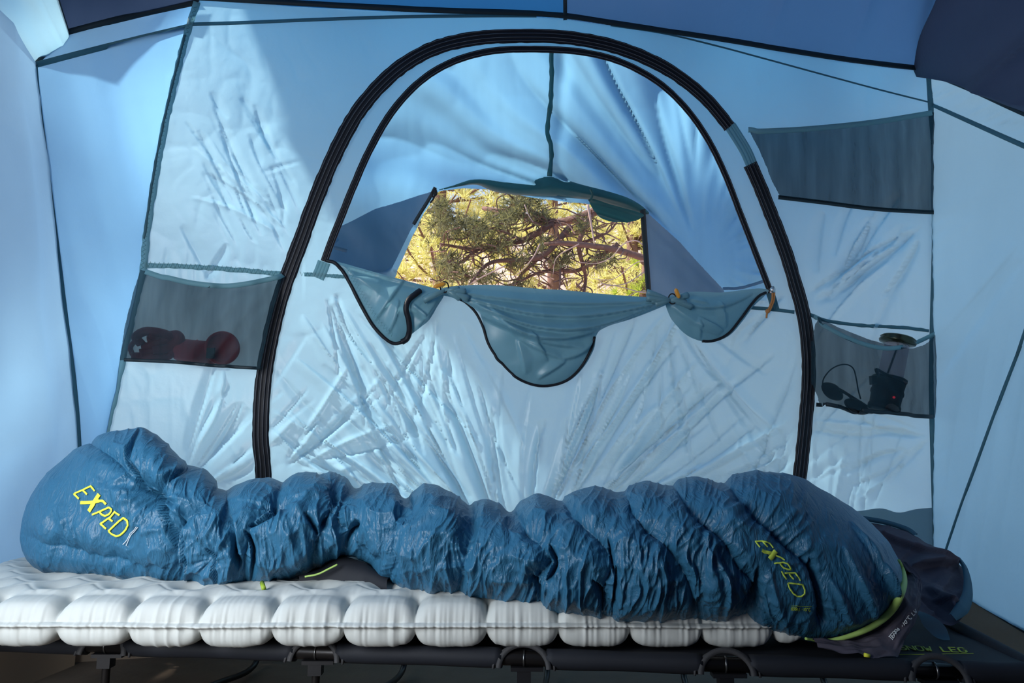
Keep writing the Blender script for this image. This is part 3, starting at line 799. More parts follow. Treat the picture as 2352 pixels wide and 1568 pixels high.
def gathers(cx, cy, n, seed, sides):
    r = random.Random(seed)
    for k in range(n):
        a = math.radians(r.choice(sides) + r.uniform(-26, 26)); L = r.uniform(28, 60)
        q = [wallpt(np.array(cx + t * L * math.cos(a)), np.array(cy + t * L * math.sin(a))) + BN * (0.05 + 0.008 * math.sin(t * 3)) for t in np.linspace(0, 1, 8)]
        tube('gather_fold', np.array(q), [0.005 + 0.006 * t for t in np.linspace(0, 1, 8)], M['flap'], flapo, 8)
gathers(1018, 672, 7, 1, (15, 160))
gathers(1524, 693, 7, 2, (5, 178))
def toggle(px0, px1, off):
    a = wallpt(np.array(float(px0[0])), np.array(float(px0[1]))) + BN * off
    b = wallpt(np.array(float(px1[0])), np.array(float(px1[1]))) + BN * off
    t = np.linspace(0, 1, 12)
    tag(tube('toggle', a * (1 - t[:, None]) + b * t[:, None], 0.0065 * np.sqrt(np.clip(1 - (2 * t - 1) ** 4, 0.05, 1)), M['orange'], flapo, 12), 'orange plastic toggle holding the flap')
toggle((990, 666), (1017, 657), 0.075)
toggle((1530, 668), (1539, 690), 0.070)
for cx, cy in ((1016, 664), (1528, 690)):
    a = np.linspace(0, 2 * np.pi, 20)
    c0 = wallpt(np.array(float(cx)), np.array(float(cy))) + BN * 0.055
    tube('toggle_loop', c0 + np.stack([0.012 * np.cos(a), 0 * a, 0.016 * np.sin(a)], -1), 0.0022, M['cord_dark'], flapo, 6)
pc = [wallpt(np.array(float(x)), np.array(float(y))) + BN * 0.03 for x, y in [(1763, 672), (1762, 690), (1757, 705), (1752, 716), (1750, 722), (1749, 732)]]
tag(tube('zip_pull_cord', smooth_poly(pc, 5), 0.0032, M['cord'], door, 8), 'orange knotted pull cord on the window zip')
pc2 = [p + np.array([0.006, 0, 0]) for p in pc[:4]]
tube('zip_pull_cord', smooth_poly(pc2, 5), 0.0028, M['cord'], door, 8)
kn = pc[3]
lathe('cord_knot', [(0.0, -0.008), (0.006, -0.005), (0.008, 0), (0.006, 0.005), (0, 0.008)], M['cord'], (np.eye(3), kn), door, 12)
lathe('zip_slider', [(0.0, -0.010), (0.008, -0.008), (0.009, 0.004), (0.005, 0.012), (0, 0.013)], plain('silver_metal', (0.6, 0.6, 0.6), 0.3, 0.9), (np.eye(3), pc[0] + np.array([0, 0, 0.005])), door, 12)

# ================================================================== OUTER FLY behind the arch
fly = thing('rain_fly', 'bright blue rain fly draped behind the arched mesh window with a clear opening', 'tent fly')
FOC = (1610, 600)
def fly_disp(X, Y):
    dx = X - FOC[0]; dy = FOC[1] - Y
    r = np.hypot(dx, dy) + 1
    a = np.degrees(np.arctan2(dy, dx))
    aa = a + 10 * (vn(X / 240, Y / 240, 3) - .5)
    h = 0.13 * ridge(aa / 13.0, r / 900, 11) * sstep(60, 420, r) + 0.055 * ridge(aa / 5.0, r / 500, 12) * sstep(40, 300, r)
    h += 0.05 * vn(X / 230, Y / 230, 2) + crumple(X, Y, 14, 90, 0.0025)
    h += 0.02 * np.exp(-((X - 1264) / 16.0) ** 2) * (Y < 410)
    return h
OPEN = [(1003, 432), (1050, 424), (1100, 423), (1200, 440), (1352, 460), (1472, 488), (1482, 600), (1495, 720), (850, 720), (893, 630), (930, 555), (968, 485)]
FLYP = [(640, 720), (620, 560), (560, 380), (450, 200), (300, -450), (1200, -600), (2300, -450), (2080, 200), (1900, 420), (1830, 720)]
sheet('fly_panel', FLYP, flypt, FN, M['fly'], 5, fly_disp, [OPEN], fly, 'fly')
# duller side panels of the fly
SP1 = [(1474, 488), (1490, 492), (1560, 555), (1600, 600), (1660, 664), (1680, 720), (1490, 720), (1480, 600)]
tag(sheet('side_panel', SP1, flyoff(.17), FN, M['fly_grey'], 5, lambda X, Y: 0.01 * ridge((X - Y) / 60, X / 300, 5), (), fly), 'grey blue fly panel right of the opening')
SP2 = [(1000, 436), (860, 480), (780, 520), (720, 640), (700, 720), (852, 720), (893, 630), (930, 555), (966, 485)]
tag(sheet('side_panel', SP2, flyoff(.15), FN, M['fly_grey'], 5, lambda X, Y: 0.02 * vn(X / 60 - Y / 90, Y / 90, 5) + crumple(X, Y, 3, 80, .006), (), fly), 'slate blue fly panel left of the opening')
tape('seam_tape', [(1268, 95), (1266, 200), (1258, 300), (1266, 345), (1262, 405)], 'fly', 0.016, M['rollup'], fly, 0.004, 0.004, waves=.5)
tape('seam_tape', [(1655, 660), (1700, 658), (1760, 643)], 'fly', 0.012, M['fly_grey'], fly, 0.02, 0.003)
tape('seam_tape', [(765, 560), (795, 570)], 'fly', 0.012, M['fly_grey'], fly, 0.04, 0.003)
FLYM = (lambda x, y: flypt(x, y), FN)
tape('opening_edge', [(1476, 480), (1480, 540), (1486, 620), (1492, 700)], (flyoff(.19), FN), 0.020, M['dark_tape'], fly, 0.0, 0.004)
tape('opening_edge', [(1000, 430), (985, 458), (965, 490), (950, 515)], (flyoff(.18), FN), 0.012, M['dark_tape'], fly, 0.0, 0.004)
# rolled-up cover of the opening
RU = [(990, 440), (1040, 425), (1100, 408), (1150, 412), (1200, 416), (1262, 403), (1330, 422), (1400, 440), (1450, 458), (1490, 487), (1470, 490), (1400, 470), (1350, 458), (1270, 452), (1180, 447), (1130, 438), (1095, 424), (1050, 428)]
RUs = [tuple(p) for p in smooth_poly(RU, 4, True)]
def rud(X, Y):
    d, _ = seg_dist(X, Y, [tuple(q) for q in RUs] + [RUs[0]])
    return 0.035 * np.sqrt(np.clip(d / 22, 0, 1)) + 0.012 * ridge(Y / 16 - X / 70, X / 400, 6)
ro = sheet('rolled_cover', RUs, flyoff(.17), FN, M['rollup'], 3, rud, (), fly, 'roll')
tag(ro, 'dark green rolled-up cover over the opening')
RU2 = [(1352, 455), (1400, 468), (1470, 488), (1470, 498), (1455, 507), (1420, 510), (1390, 505), (1368, 490)]
RU2s = [tuple(p) for p in smooth_poly(RU2, 4, True)]
sheet('rolled_cover', RU2s, flyoff(.20), FN, M['rollup'], 3, lambda X, Y: 0.02 * ridge((Y - X * .3) / 12, X / 200, 8), (), fly)
def flyat(x, y, o): return flyoff(.24)(np.array(float(x)), np.array(float(y)))
tube('tie_cord', smooth_poly([flyat(x, y, 0.14) for x, y in [(1356, 434), (1361, 445), (1358, 456), (1352, 461)]], 5), 0.004, M['rollup'], fly, 6)
tube('tie_cord', smooth_poly([flyat(x, y, 0.14) for x, y in [(1000, 432), (1003, 445), (994, 452), (993, 440), (1000, 434), (996, 455), (988, 466)]], 6), 0.0032, M['cord_dark'], fly, 6)

# ================================================================== POCKETS
def pocket(label, top, bottom, left, right, surf, key, dsp, bowl=0.03):
    t = thing('mesh_pocket', label, 'pocket', 'mesh pockets sewn to the back wall')
    poly = top + right + bottom[::-1] + left
    pn = [tuple(p) for p in poly]
    ys = [p[1] for p in pn]; y0, y1 = min(ys), max(ys); xs_ = [p[0] for p in pn]; x0, x1 = min(xs_), max(xs_)
    def d(X, Y):
        u = np.clip((X - x0) / (x1 - x0), 0, 1); v = np.clip((Y - y0) / (y1 - y0), 0, 1)
        return 0.022 + bowl * np.sqrt(np.clip(np.sin(np.pi * u), 0, 1)) * np.sin(np.pi * np.clip(v * .6 + .15, 0, 1)) + dsp(X, Y)
    sheet('mesh_panel', pn, surf, BN, M['pocket'], 4, d, (), t, key)
    return t
def ptape(t, name, pts, key, w, mat, off=0.003, lift=0.03):
    Q = []; N = []
    for x, y in resample(smooth_poly(pts, 6), 60):
        h = cast(key, x, y) or cast(key, x, y + 3) or cast(key, x, y - 3)
        Q.append(h[0] if h else wallpt(np.array(x), np.array(y)) + BN * 0.024)
    Q = np.array(Q)
    for it in range(3): Q[1:-1] = (Q[:-2] + 2 * Q[1:-1] + Q[2:]) / 4
    V, f = ribbon_geo(Q + BN * off, np.tile(BN, (len(Q), 1)), w, 0.003)
    return mkmesh(name, V, f, mat, t)
p1 = pocket('lower left dark mesh pocket holding a red torch', [(335, 625), (380, 640), (440, 653), (510, 660), (560, 656), (620, 645), (652, 638)],
            [(286, 828), (400, 832), (500, 841), (604, 847)], [(300, 760), (322, 680)], [(640, 690), (622, 760), (610, 820)], wallpt, 'pk1',
            lambda X, Y: 0.008 * ridge((X + Y * .8) / 42, (X - Y) / 500, 3) * 2.5, 0.048)
ptape(p1, 'top_binding', [(335, 621), (380, 636), (440, 650), (510, 657), (560, 653), (620, 641), (652, 634)], 'pk1', 0.014, M['seam_pale'])
ptape(p1, 'bottom_binding', [(286, 826), (400, 831), (500, 840), (604, 846)], 'pk1', 0.009, M['dark_tape'])
p2 = pocket('large upper right dark mesh pocket, flat and empty', [(1712, 308), (1850, 301), (2000, 287), (2138, 263)], [(1776, 457), (1870, 468), (2000, 484), (2143, 494)],
            [(1757, 420), (1735, 365)], [(2144, 340), (2146, 430)], wallpt, 'pk2', lambda X, Y: 0.007 * ridge((X * .5 - Y) / 50, X / 400, 6) + 0.004 * ridge((Y - X * .35) / 16, X / 200, 9) * np.exp(-(X - 1740) / 70), 0.02)
ptape(p2, 'top_binding', [(1708, 304), (1850, 297), (2000, 282), (2138, 260)], 'pk2', 0.018, M['seam_pale'])
ptape(p2, 'bottom_binding', [(1776, 457), (1870, 468), (2000, 484), (2143, 492)], 'pk2', 0.014, M['dark_tape'])
p3k = pocket('lower right dark mesh pocket sagging under a black lantern', [(1857, 730), (1900, 757), (1950, 782), (2000, 798), (2045, 803), (2080, 795), (2132, 768)],
             [(1862, 928), (1920, 936), (1950, 948), (1990, 944), (2060, 953), (2131, 958)], [(1852, 880), (1852, 800)], [(2126, 850), (2128, 900)], wallpt, 'pk3',
             lambda X, Y: 0.010 * np.exp(-((Y - 735 - (X - 1860) * 1.25) / 14) ** 2) + 0.008 * np.exp(-((Y - 740 - (X - 1860) * 0.95) / 12) ** 2) + 0.005 * ridge((Y - 1.1 * X) / 30, X / 400, 4), 0.095)
ptape(p3k, 'top_binding', [(1857, 727), (1900, 753), (1950, 778), (2000, 795), (2045, 800), (2080, 792), (2138, 765)], 'pk3', 0.014, M['seam_pale'])
ptape(p3k, 'bottom_binding', [(1862, 928), (1920, 934), (1950, 946), (1990, 943), (2060, 952), (2141, 957)], 'pk3', 0.013, M['dark_tape'])

# ------------------------------------------------------------------ red torch in the left pocket
def wp(x, y, o): return wallpt(np.array(float(x)), np.array(float(y))) + BN * o
def frame_from(zaxis, xhint):
    z = np.array(zaxis, float); z /= np.linalg.norm(z)
    x = np.array(xhint, float); x = x - z * (x @ z); x /= np.linalg.norm(x)
    return np.stack([x, np.cross(z, x), z], 1)
to = thing('torch', 'red torch with a round lens head and bundled strap inside the left mesh pocket', 'torch')
a = wp(405, 802, 0.02); b = wp(498, 812, 0.02)
R_ = frame_from(b - a, BN)
L_ = np.linalg.norm(b - a)
lathe('body', [(0.0, 0), (0.026, 0.002), (0.030, 0.01), (0.031, L_ * .5), (0.033, L_ * .52), (0.031, L_ * .55), (0.031, L_), (0.0, L_ + .002)], M['red'], (R_, a), to, 28)
hd = wp(514, 800, 0.028)
R2 = frame_from(BN * 1.0 + np.array([0.45, 0, 0.05]), (0, 0, 1))
lathe('lens_head', [(0.0, -0.022), (0.034, -0.02), (0.040, -0.008), (0.046, 0.004), (0.046, 0.009), (0.042, 0.012), (0.038, 0.009), (0.036, 0.004), (0.0, 0.005)], M['red'], (R2, hd), to, 40)
V, Fc = [], []
box_geo(wp(493, 812, 0.055), (0.020, 0.008, 0.028), V, Fc)
mkmesh('clip', V, Fc, M['black'], to, False)
rt_ = random.Random(4)
for pts, r in [([(310, 815), (305, 798), (318, 785), (335, 790), (345, 805)], .007), ([(330, 790), (322, 775), (345, 762), (385, 768), (395, 778), (360, 792), (335, 800)], .012),
               ([(345, 782), (380, 775), (410, 770), (420, 782), (400, 800), (360, 806)], .013), ([(330, 812), (360, 805), (395, 795), (418, 780), (423, 795), (400, 815)], .012),
               ([(350, 770), (380, 788), (400, 812), (380, 822), (345, 818), (310, 818)], .010)]:
    q = [wp(x, y, 0.018 + 0.02 * rt_.random()) for x, y in pts]
    tube('strap', smooth_poly(q, 8), r, M['red_dark'], to, 8)

# ------------------------------------------------------------------ lantern
la = thing('lantern', 'black camping lantern with a clear globe and olive metal cap in the right pocket', 'lantern')
base = wp(1998, 940, 0.065); topc = wp(2033, 783, 0.060)
ax = topc - base; HL = np.linalg.norm(ax)
R3 = frame_from(ax, (1, 0, 0))
lathe('body', [(0, 0), (0.046, 0), (0.049, 0.006), (0.049, 0.016), (0.046, 0.022), (0.047, 0.05), (0.050, 0.055), (0.050, 0.062), (0.047, 0.07), (0.050, 0.096), (0.052, 0.10), (0.052, 0.108), (0.045, 0.112), (0, 0.112)], M['black'], (R3, base), la, 36)
glm, nt, n, l, bs, out = nodes('clear_lantern_plastic')
bs.inputs['Base Color'].default_value = (0.85, 0.80, 0.85, 1); bs.inputs['Roughness'].default_value = 0.1
bs.inputs['Transmission Weight'].default_value = 0.0
tp = n.new('ShaderNodeBsdfTransparent'); tp.inputs[0].default_value = (0.93, 0.88, 0.93, 1)
mx = n.new('ShaderNodeMixShader'); mx.inputs[0].default_value = 0.78
l.new(bs.outputs[0], mx.inputs[1]); l.new(tp.outputs[0], mx.inputs[2]); l.new(mx.outputs[0], out.inputs[0])
lathe('globe', [(0.037, 0.112), (0.038, 0.13), (0.037, HL - 0.012)], glm, (R3, base), la, 36)
cap_ = lathe('cap', [(0.0, HL - 0.016), (0.036, HL - 0.016), (0.054, HL - 0.010), (0.056, HL - 0.004), (0.050, HL + 0.002), (0.054, HL + 0.006), (0.046, HL + 0.012), (0.030, HL + 0.013), (0.0, HL + 0.010)], M['olive'], (R3, base), la, 40)
hp = [base + R3 @ np.array(v) for v in [(-0.050, -0.02, 0.105), (-0.063, -0.03, 0.118), (-0.040, -0.045, 0.108), (0.0, -0.05, 0.100), (0.03, -0.052, 0.094)]]
tube('handle', smooth_poly(hp, 8), 0.0045, M['black'], la, 8)
tube('inner_rod', np.array([base + R3 @ np.array((-0.012, 0.0, 0.112)), base + R3 @ np.array((0.004, 0.0, HL - 0.016))]), 0.0035, M['black'], la, 8)
V, Fc = [], []
box_geo(base + R3 @ np.array((-0.056, -0.01, 0.085)), (0.016, 0.02, 0.028), V, Fc)
mkmesh('latch', V, Fc, M['black'], la, False)
lathe('indicator_light', [(0, -.002), (.0035, -.002), (.0035, .002), (0, .003)], M['led'], (frame_from(BN, (1, 0, 0)), base + R3 @ np.array((-0.012, 0, 0.042)) + BN * 0.053), la, 12)

# ------------------------------------------------------------------ sunglasses with cord
sg = thing('sunglasses', 'black sunglasses with a looped cord beside the lantern in the right pocket', 'sunglasses')
def lens(cx, cy, rx, ry, rot, o, name='lens'):
    a = np.linspace(0, 2 * np.pi, 32, endpoint=False)
    rings = []
    for s, dz in ((0.0, 0.006), (0.5, 0.005), (0.85, 0.002), (1.0, -0.002), (0.95, -0.006), (0, -0.004)):
        ex = rx * s * np.cos(a) * (1 + .10 * np.cos(2 * a)); ey = ry * s * np.sin(a)
        X = cx + ex * math.cos(rot) - ey * math.sin(rot); Y = cy + ex * math.sin(rot) + ey * math.cos(rot)
        rings.append(wallpt(X, Y) + BN * (o + dz))
    return mkmesh(name, np.array(rings).reshape(-1, 3), grid_faces(6, 32, wrap=True), M['black'], sg)
lens(1893, 898, 26, 17, 0.62, 0.045)
lens(1948, 932, 28, 16, 0.45, 0.045)
tube('bridge', smooth_poly([wp(1908, 896, .05), wp(1922, 905, .055), wp(1934, 914, .05)], 6), 0.004, M['black'], sg, 8)
tube('temple_arm', smooth_poly([wp(1886, 884, .045), wp(1915, 893, .03), wp(1945, 910, .025), wp(1980, 932, .025)], 8), 0.004, M['black'], sg, 8)
tube('temple_arm', smooth_poly([wp(1922, 920, .045), wp(1950, 928, .03), wp(1985, 940, .025)], 8), 0.004, M['black'], sg, 8)
tube('cord', smooth_poly([wp(1872, 882, .04), wp(1873, 868, .045), wp(1885, 850, .05), (wp(1905, 839, .05)), wp(1925, 838, .05), wp(1938, 848, .05), wp(1944, 870, .05), wp(1948, 893, .05), wp(1956, 915, .045)], 8), 0.0022, M['black'], sg, 8)

# ================================================================== COT
cot = thing('camp_cot', 'low black camp cot with tube frame and strap-trimmed leg cut-outs', 'cot')
cd = np.array([0.9942, -0.1075, 0.0]); cp = np.array([0.1075, 0.9942, 0.0])      # along, across
c0 = np.array([0.02, 1.25, 0.0])           # point on the front rail
ZR = 0.216
def cotp(s, t, z): return c0 + cd * s + cp * t + np.array([0, 0, z])
S0, S1, TW = -1.06, 0.768, 0.62
# deck
U, Vv = np.meshgrid(np.linspace(S0, S1, 120), np.linspace(0.0, TW, 50), indexing='ij')
sag = -0.008 * np.sin(np.pi * np.clip(Vv / TW, 0, 1)) + 0.0015 * vn(U * 18, Vv * 18, 2)
Gd = c0 + U[..., None] * cd + Vv[..., None] * cp; Gd[..., 2] = ZR + 0.011 + sag
fd = grid_faces(120, 50)
mkmesh('deck_fabric', Gd.reshape(-1, 3), fd, M['cot'], cot); keep_bvh('deck', Gd, fd)
legS = [-0.715, -0.345, 0.0, 0.315, 0.625]
edges_ = [S0] + sum([[s - 0.036, s + 0.036] for s in legS], []) + [S1]
for a_, b_ in zip(edges_[0::2], edges_[1::2]):
    n_ = 24
    q = np.array([cotp(s, 0, ZR) for s in np.linspace(a_, b_, n_)])
    tube('rail_sleeve', q, 0.0155 + 0.0006 * np.sin(np.linspace(0, 9, n_)), M['cot'], cot, 16)
    q = np.array([cotp(s, TW, ZR) for s in np.linspace(a_, b_, n_)])
    tube('rail_sleeve', q, 0.0155, M['cot'], cot, 12)
tube('rail_pole', np.array([cotp(S0 - .01, 0, ZR), cotp(S1 + .01, 0, ZR)]), 0.0115, M['pole'], cot, 16)
tube('rail_pole', np.array([cotp(S0 - .01, TW, ZR), cotp(S1 + .01, TW, ZR)]), 0.0115, M['pole'], cot, 12)
tube('end_pole', smooth_poly([cotp(S1 + .005, 0, ZR + .004), cotp(S1 + .012, TW * .5, ZR + .006), cotp(S1 + .005, TW, ZR + .004)], 8), 0.012, M['cot'], cot, 12)
tube('end_pole', np.array([cotp(S0, 0, ZR + .004), cotp(S0, TW, ZR + .004)]), 0.012, M['cot'], cot, 12)
leg_mesh = None
for s in legS:
    a = np.linspace(0, np.pi, 24)
    arc = [cotp(s + 0.040 * math.cos(k), -0.016 + 0.012 * math.sin(k), ZR - 0.012 + 0.034 * math.sin(k)) for k in a]
    V, f = ribbon_geo(np.array(arc), np.tile(np.array([0.0, -0.94, 0.33]), (24, 1)), 0.009, 0.004)
    mkmesh('cutout_trim', V, f, M['trim'], cot)
    arc = [cotp(s + 0.049 * math.cos(k), -0.015 + 0.012 * math.sin(k), ZR - 0.014 + 0.036 * math.sin(k)) for k in a]
    tube('cutout_trim', np.array(arc), 0.0022, M['trim'], cot, 6)
    # leg: clip under the rail, post, bow across the floor to the back rail
    lg = tube('leg', smooth_poly([cotp(s, 0, ZR - .012), cotp(s - .002, .004, ZR - .08), cotp(s, .02, ZR - .15), cotp(s, .07, 0.022), cotp(s, TW / 2, 0.045), cotp(s, TW - .07, 0.022), cotp(s, TW - .02, ZR - .15), cotp(s, TW, ZR - .012)], 8), 0.0068, M['pole'], cot, 12)
    V, Fc = [], []
    box_geo(cotp(s + 0.004, 0, ZR - 0.0145), (0.052, 0.022, 0.006), V, Fc)
    box_geo(cotp(s - 0.001, 0, ZR - 0.026), (0.022, 0.020, 0.018), V, Fc)
    mkmesh('leg_clip', V, Fc, M['black'], lg, False)
    lathe('pole_joint', [(0.0121, -0.0015), (0.0128, -0.0015), (0.0128, 0.0015), (0.0121, 0.0015)], plain('steel_ring', (0.15, 0.15, 0.15), 0.3, 0.9) if s == legS[0] else bpy.data.materials['steel_ring'], (frame_from(cd, (0, 0, 1)), cotp(s, 0, ZR)), lg, 20)

# ================================================================== AIR PAD
pad = thing('air_mattress', 'pale grey tufted air mattress on the black cot', 'mattress')
PX0, PX1, PYF, PYB = -1.10, 0.47, 1.232, 1.84
PZB, PZT, PZM = 0.245, 0.294, 0.269
pitch = 0.1150
off0 = (162 - 1176) / 1700 * 1.225       # first front seam
nx = 900
xs_p = np.linspace(PX0, PX1, nx)
# cross-section parameter: arc length s, 0 at the lip, >0 over the top, <0 under
sec = []
for k in np.linspace(0, 1, 16)[:-1]:                    # underside, back to front
    sec.append((PYB - (PYB - PYF - 0.03) * k, PZB, -1, 0))
for a_ in np.linspace(-90, 0, 26)[:-1]:
    r_ = math.radians(a_)
    sec.append((PYF + 0.03 - 0.03 * math.cos(r_) ** .7 if a_ > -89.9 else PYF + .03, PZM + (PZM - PZB) * math.sin(r_), -1, a_))
for a_ in np.linspace(0, 90, 56)[:-1]:
    r_ = math.radians(a_)
    sec.append((PYF + 0.055 - 0.055 * math.cos(r_) ** .75, PZM + (PZT - PZM) * math.sin(r_), 1, a_))
for k in np.linspace(0, 1, 170):
    sec.append((PYF + 0.055 + (PYB - PYF - 0.055) * k, PZT, 1, 90))
sec = np.array(sec); ns = len(sec)
sarc = np.concatenate([[0], np.cumsum(np.hypot(np.diff(sec[:, 0]), np.diff(sec[:, 1])))])
i_lip = np.argmax((sec[:, 2] > 0)); sarc -= sarc[i_lip]
Xg = np.repeat(xs_p[:, None], ns, 1); Sg = np.repeat(sarc[None], nx, 0)
Yg = np.repeat(sec[None, :, 0], nx, 0); Zg = np.repeat(sec[None, :, 1], nx, 0)
G0 = np.stack([Xg, Yg, Zg], -1)
nrm = grid_normals(G0)
if nrm[nx // 2, -20, 2] < 0: nrm = -nrm
# tuft points
ph = (Xg - off0) / pitch
ph = ph + 0.16 * (vn(ph * 0.7 + 10, Sg * 0, 3) - .5) * 0
fr = np.abs(ph - np.round(ph)) * pitch                  # distance to nearest front seam
tuft_s = [0.062, 0.115, 0.190, 0.265, 0.340, 0.415, 0.490, 0.565]
dmin = np.full(Xg.shape, 9.0); d2 = dmin.copy()
for k, ts in enumerate(tuft_s):
    o = 0.0 if k % 2 == 0 else 0.5
    f_ = np.abs((ph - o) - np.round(ph - o)) * pitch
    d = np.hypot(f_, (Sg - ts) * (1.0))
    d2 = np.where(d < dmin, dmin, np.minimum(d2, d)); dmin = np.minimum(dmin, d)
front = (1 - sstep(0.055, 0.075, Sg))
seamv = np.exp(-(fr / 0.007)) * front
pil_front = 0.013 * (1 - np.exp(-fr / 0.011)) * sstep(0.0, 0.03, np.abs(Sg)) 
pil_top = 0.025 * (1 - np.exp(-dmin / 0.026))
ridge_line = np.exp(-((d2 - dmin) / 0.006)) * 0.0035
h = pil_front * front + (pil_top - ridge_line * (dmin < .09)) * (1 - front)
# puckers radiating from the tufts and standing off the lip
ang = vn(Xg / 0.0045, Sg / 0.05, 8)
h += 0.0034 * (ang - .5) * np.exp(-np.abs(Sg) / 0.022)
h += 0.0042 * (ridge(Xg / 0.018, Sg / 0.09, 12) - .5) * np.exp(-np.abs(Sg) / 0.035)
h += 0.002 * (vn(Xg / 0.006, Sg / 0.03, 9) - .5) * np.exp(-dmin / 0.02) * (Sg > 0)
h += 0.009 * np.exp(-(Sg / 0.0028) ** 2)               # welded lip
h -= 0.008 * seamv * (np.abs(Sg) > 0.004)
endw = np.clip(np.minimum(Xg - PX0, PX1 - Xg) / 0.05, 0, 1)
squash = np.sqrt(1 - (1 - endw) ** 2)
G = G0 + nrm * h[..., None]
zc = 0.262
G[..., 2] = zc + (G[..., 2] - zc) * np.maximum(squash, 0.02)
G[..., 2] = np.maximum(G[..., 2], 0.2300)
G[..., 2] += 0.003 * vn(Xg * 6, Yg * 0, 6)
mkmesh('pad_shell', G.reshape(-1, 3), grid_faces(nx, ns), M['pad'], pad)
PADTOP = 0.306

# ================================================================== SLEEPING BAG
bagt = thing('sleeping_bag', 'petrol blue down sleeping bag lying along the cot with yellow lettering', 'sleeping bag')
TOPY = [(45, 1230), (50, 1195), (62, 1158), (78, 1130), (95, 1105), (120, 1078), (150, 1052), (200, 1014), (225, 1000), (240, 997), (260, 992), (300, 988), (330, 989), (352, 1000), (375, 1020), (405, 1050), (425, 1072), (445, 1076), (470, 1084), (490, 1098), (505, 1118), (520, 1130), (540, 1116), (575, 1102), (620, 1094), (650, 1098), (680, 1090), (725, 1078), (760, 1079), (790, 1092), (818, 1112), (835, 1106), (860, 1106), (905, 1114), (930, 1136), (945, 1127), (975, 1116), (1005, 1120), (1035, 1132), (1062, 1148), (1080, 1151), (1110, 1145), (1150, 1154), (1172, 1166), (1195, 1146), (1235, 1133), (1280, 1142), (1300, 1135), (1370, 1118), (1415, 1124), (1440, 1110), (1480, 1107), (1525, 1113), (1560, 1101), (1610, 1098), (1650, 1102), (1690, 1090), (1740, 1087), (1800, 1090), (1850, 1106), (1900, 1132), (1950, 1165), (2000, 1205), (2040, 1252), (2066, 1290), (2083, 1325)]
BOTY = [(45, 1238), (50, 1262), (62, 1285), (78, 1300), (100, 1310), (150, 1322), (220, 1332), (300, 1340), (400, 1352), (500, 1354), (600, 1345), (680, 1326), (740, 1300), (785, 1275), (810, 1275), (840, 1300), (880, 1335), (930, 1355), (1000, 1366), (1100, 1378), (1200, 1397), (1300, 1414), (1380, 1426), (1450, 1420), (1550, 1422), (1700, 1425), (1760, 1440), (1800, 1456), (1850, 1472), (1890, 1478), (1940, 1470), (2000, 1447), (2040, 1415), (2070, 1372), (2083, 1328)]
FRY = [(45, 1.50), (100, 1.43), (300, 1.36), (500, 1.315), (700, 1.335), (800, 1.36), (900, 1.29), (1000, 1.25), (1200, 1.215), (1400, 1.165), (1600, 1.155), (1800, 1.17), (1900, 1.185), (2000, 1.21), (2083, 1.26)]
nu = 1150
xs_b = np.concatenate([np.linspace(45.5, 110, 60)[:-1], np.linspace(110, 2083, nu - 59)])
yt = np.interp(xs_b, *zip(*TOPY)); yb = np.interp(xs_b, *zip(*BOTY)); yf = np.interp(xs_b, *zip(*FRY))
kk = np.ones(5) / 5
yt[4:-4] = np.convolve(yt, kk, 'same')[4:-4]; yb[4:-4] = np.convolve(yb, kk, 'same')[4:-4]
yf[20:-20] = np.convolve(yf, np.ones(41) / 41, 'same')[20:-20]
rY = np.interp(xs_b, [45, 60, 100, 200, 350, 600, 1200, 1900, 2000, 2083], [0.012, 0.05, 0.11, 0.17, 0.20, 0.19, 0.20, 0.20, 0.17, 0.10])
Yc = yf + rY
phi = np.radians(np.concatenate([np.linspace(-150, -75, 30)[:-1], np.linspace(-75, 110, 190)[:-1], np.linspace(110, 215, 32)]))
nvb = len(phi)
def sp(v, p): return np.sign(v) * np.abs(v) ** p
cs = sp(np.cos(phi), 0.80)[None]; sn = sp(np.sin(phi), 0.85)[None]
zt = P(xs_b, yt, Yc)[:, 2]; zb = P(xs_b, yb, yf + 0.04)[:, 2]
Zm = (zt + zb) / 2; rZ = (zt - zb) / 2
for it in range(6):
    Yg = Yc[:, None] - rY[:, None] * cs
    Zg = Zm[:, None] + rZ[:, None] * sn
    dep = Yg * ct + (Zg - CAM[2]) * st
    up = -Yg * st + (Zg - CAM[2]) * ct
    py = H / 2 - F * up / dep
    tmin = py.min(1); tmax = py.max(1)
    pz = 1.0 / F * Yc
    zt = zt - (yt - tmin) * pz; zb = zb - (yb - tmax) * (yf / F)
    Zm = (zt + zb) / 2; rZ = np.maximum((zt - zb) / 2, 0.004)
Xg = (xs_b[:, None] - W / 2) / F * dep
G0 = np.stack([Xg, Yg, Zg], -1)
nb = grid_normals(G0)
mid = nb[nu // 2, 100]
if mid @ (CAM - G0[nu // 2, 100]) < 0: nb = -nb
PXb = np.repeat(xs_b[:, None], nvb, 1); PYb = py.copy()
TT = (PYb - yt[:, None]) / np.maximum(yb - yt, 1)[:, None]
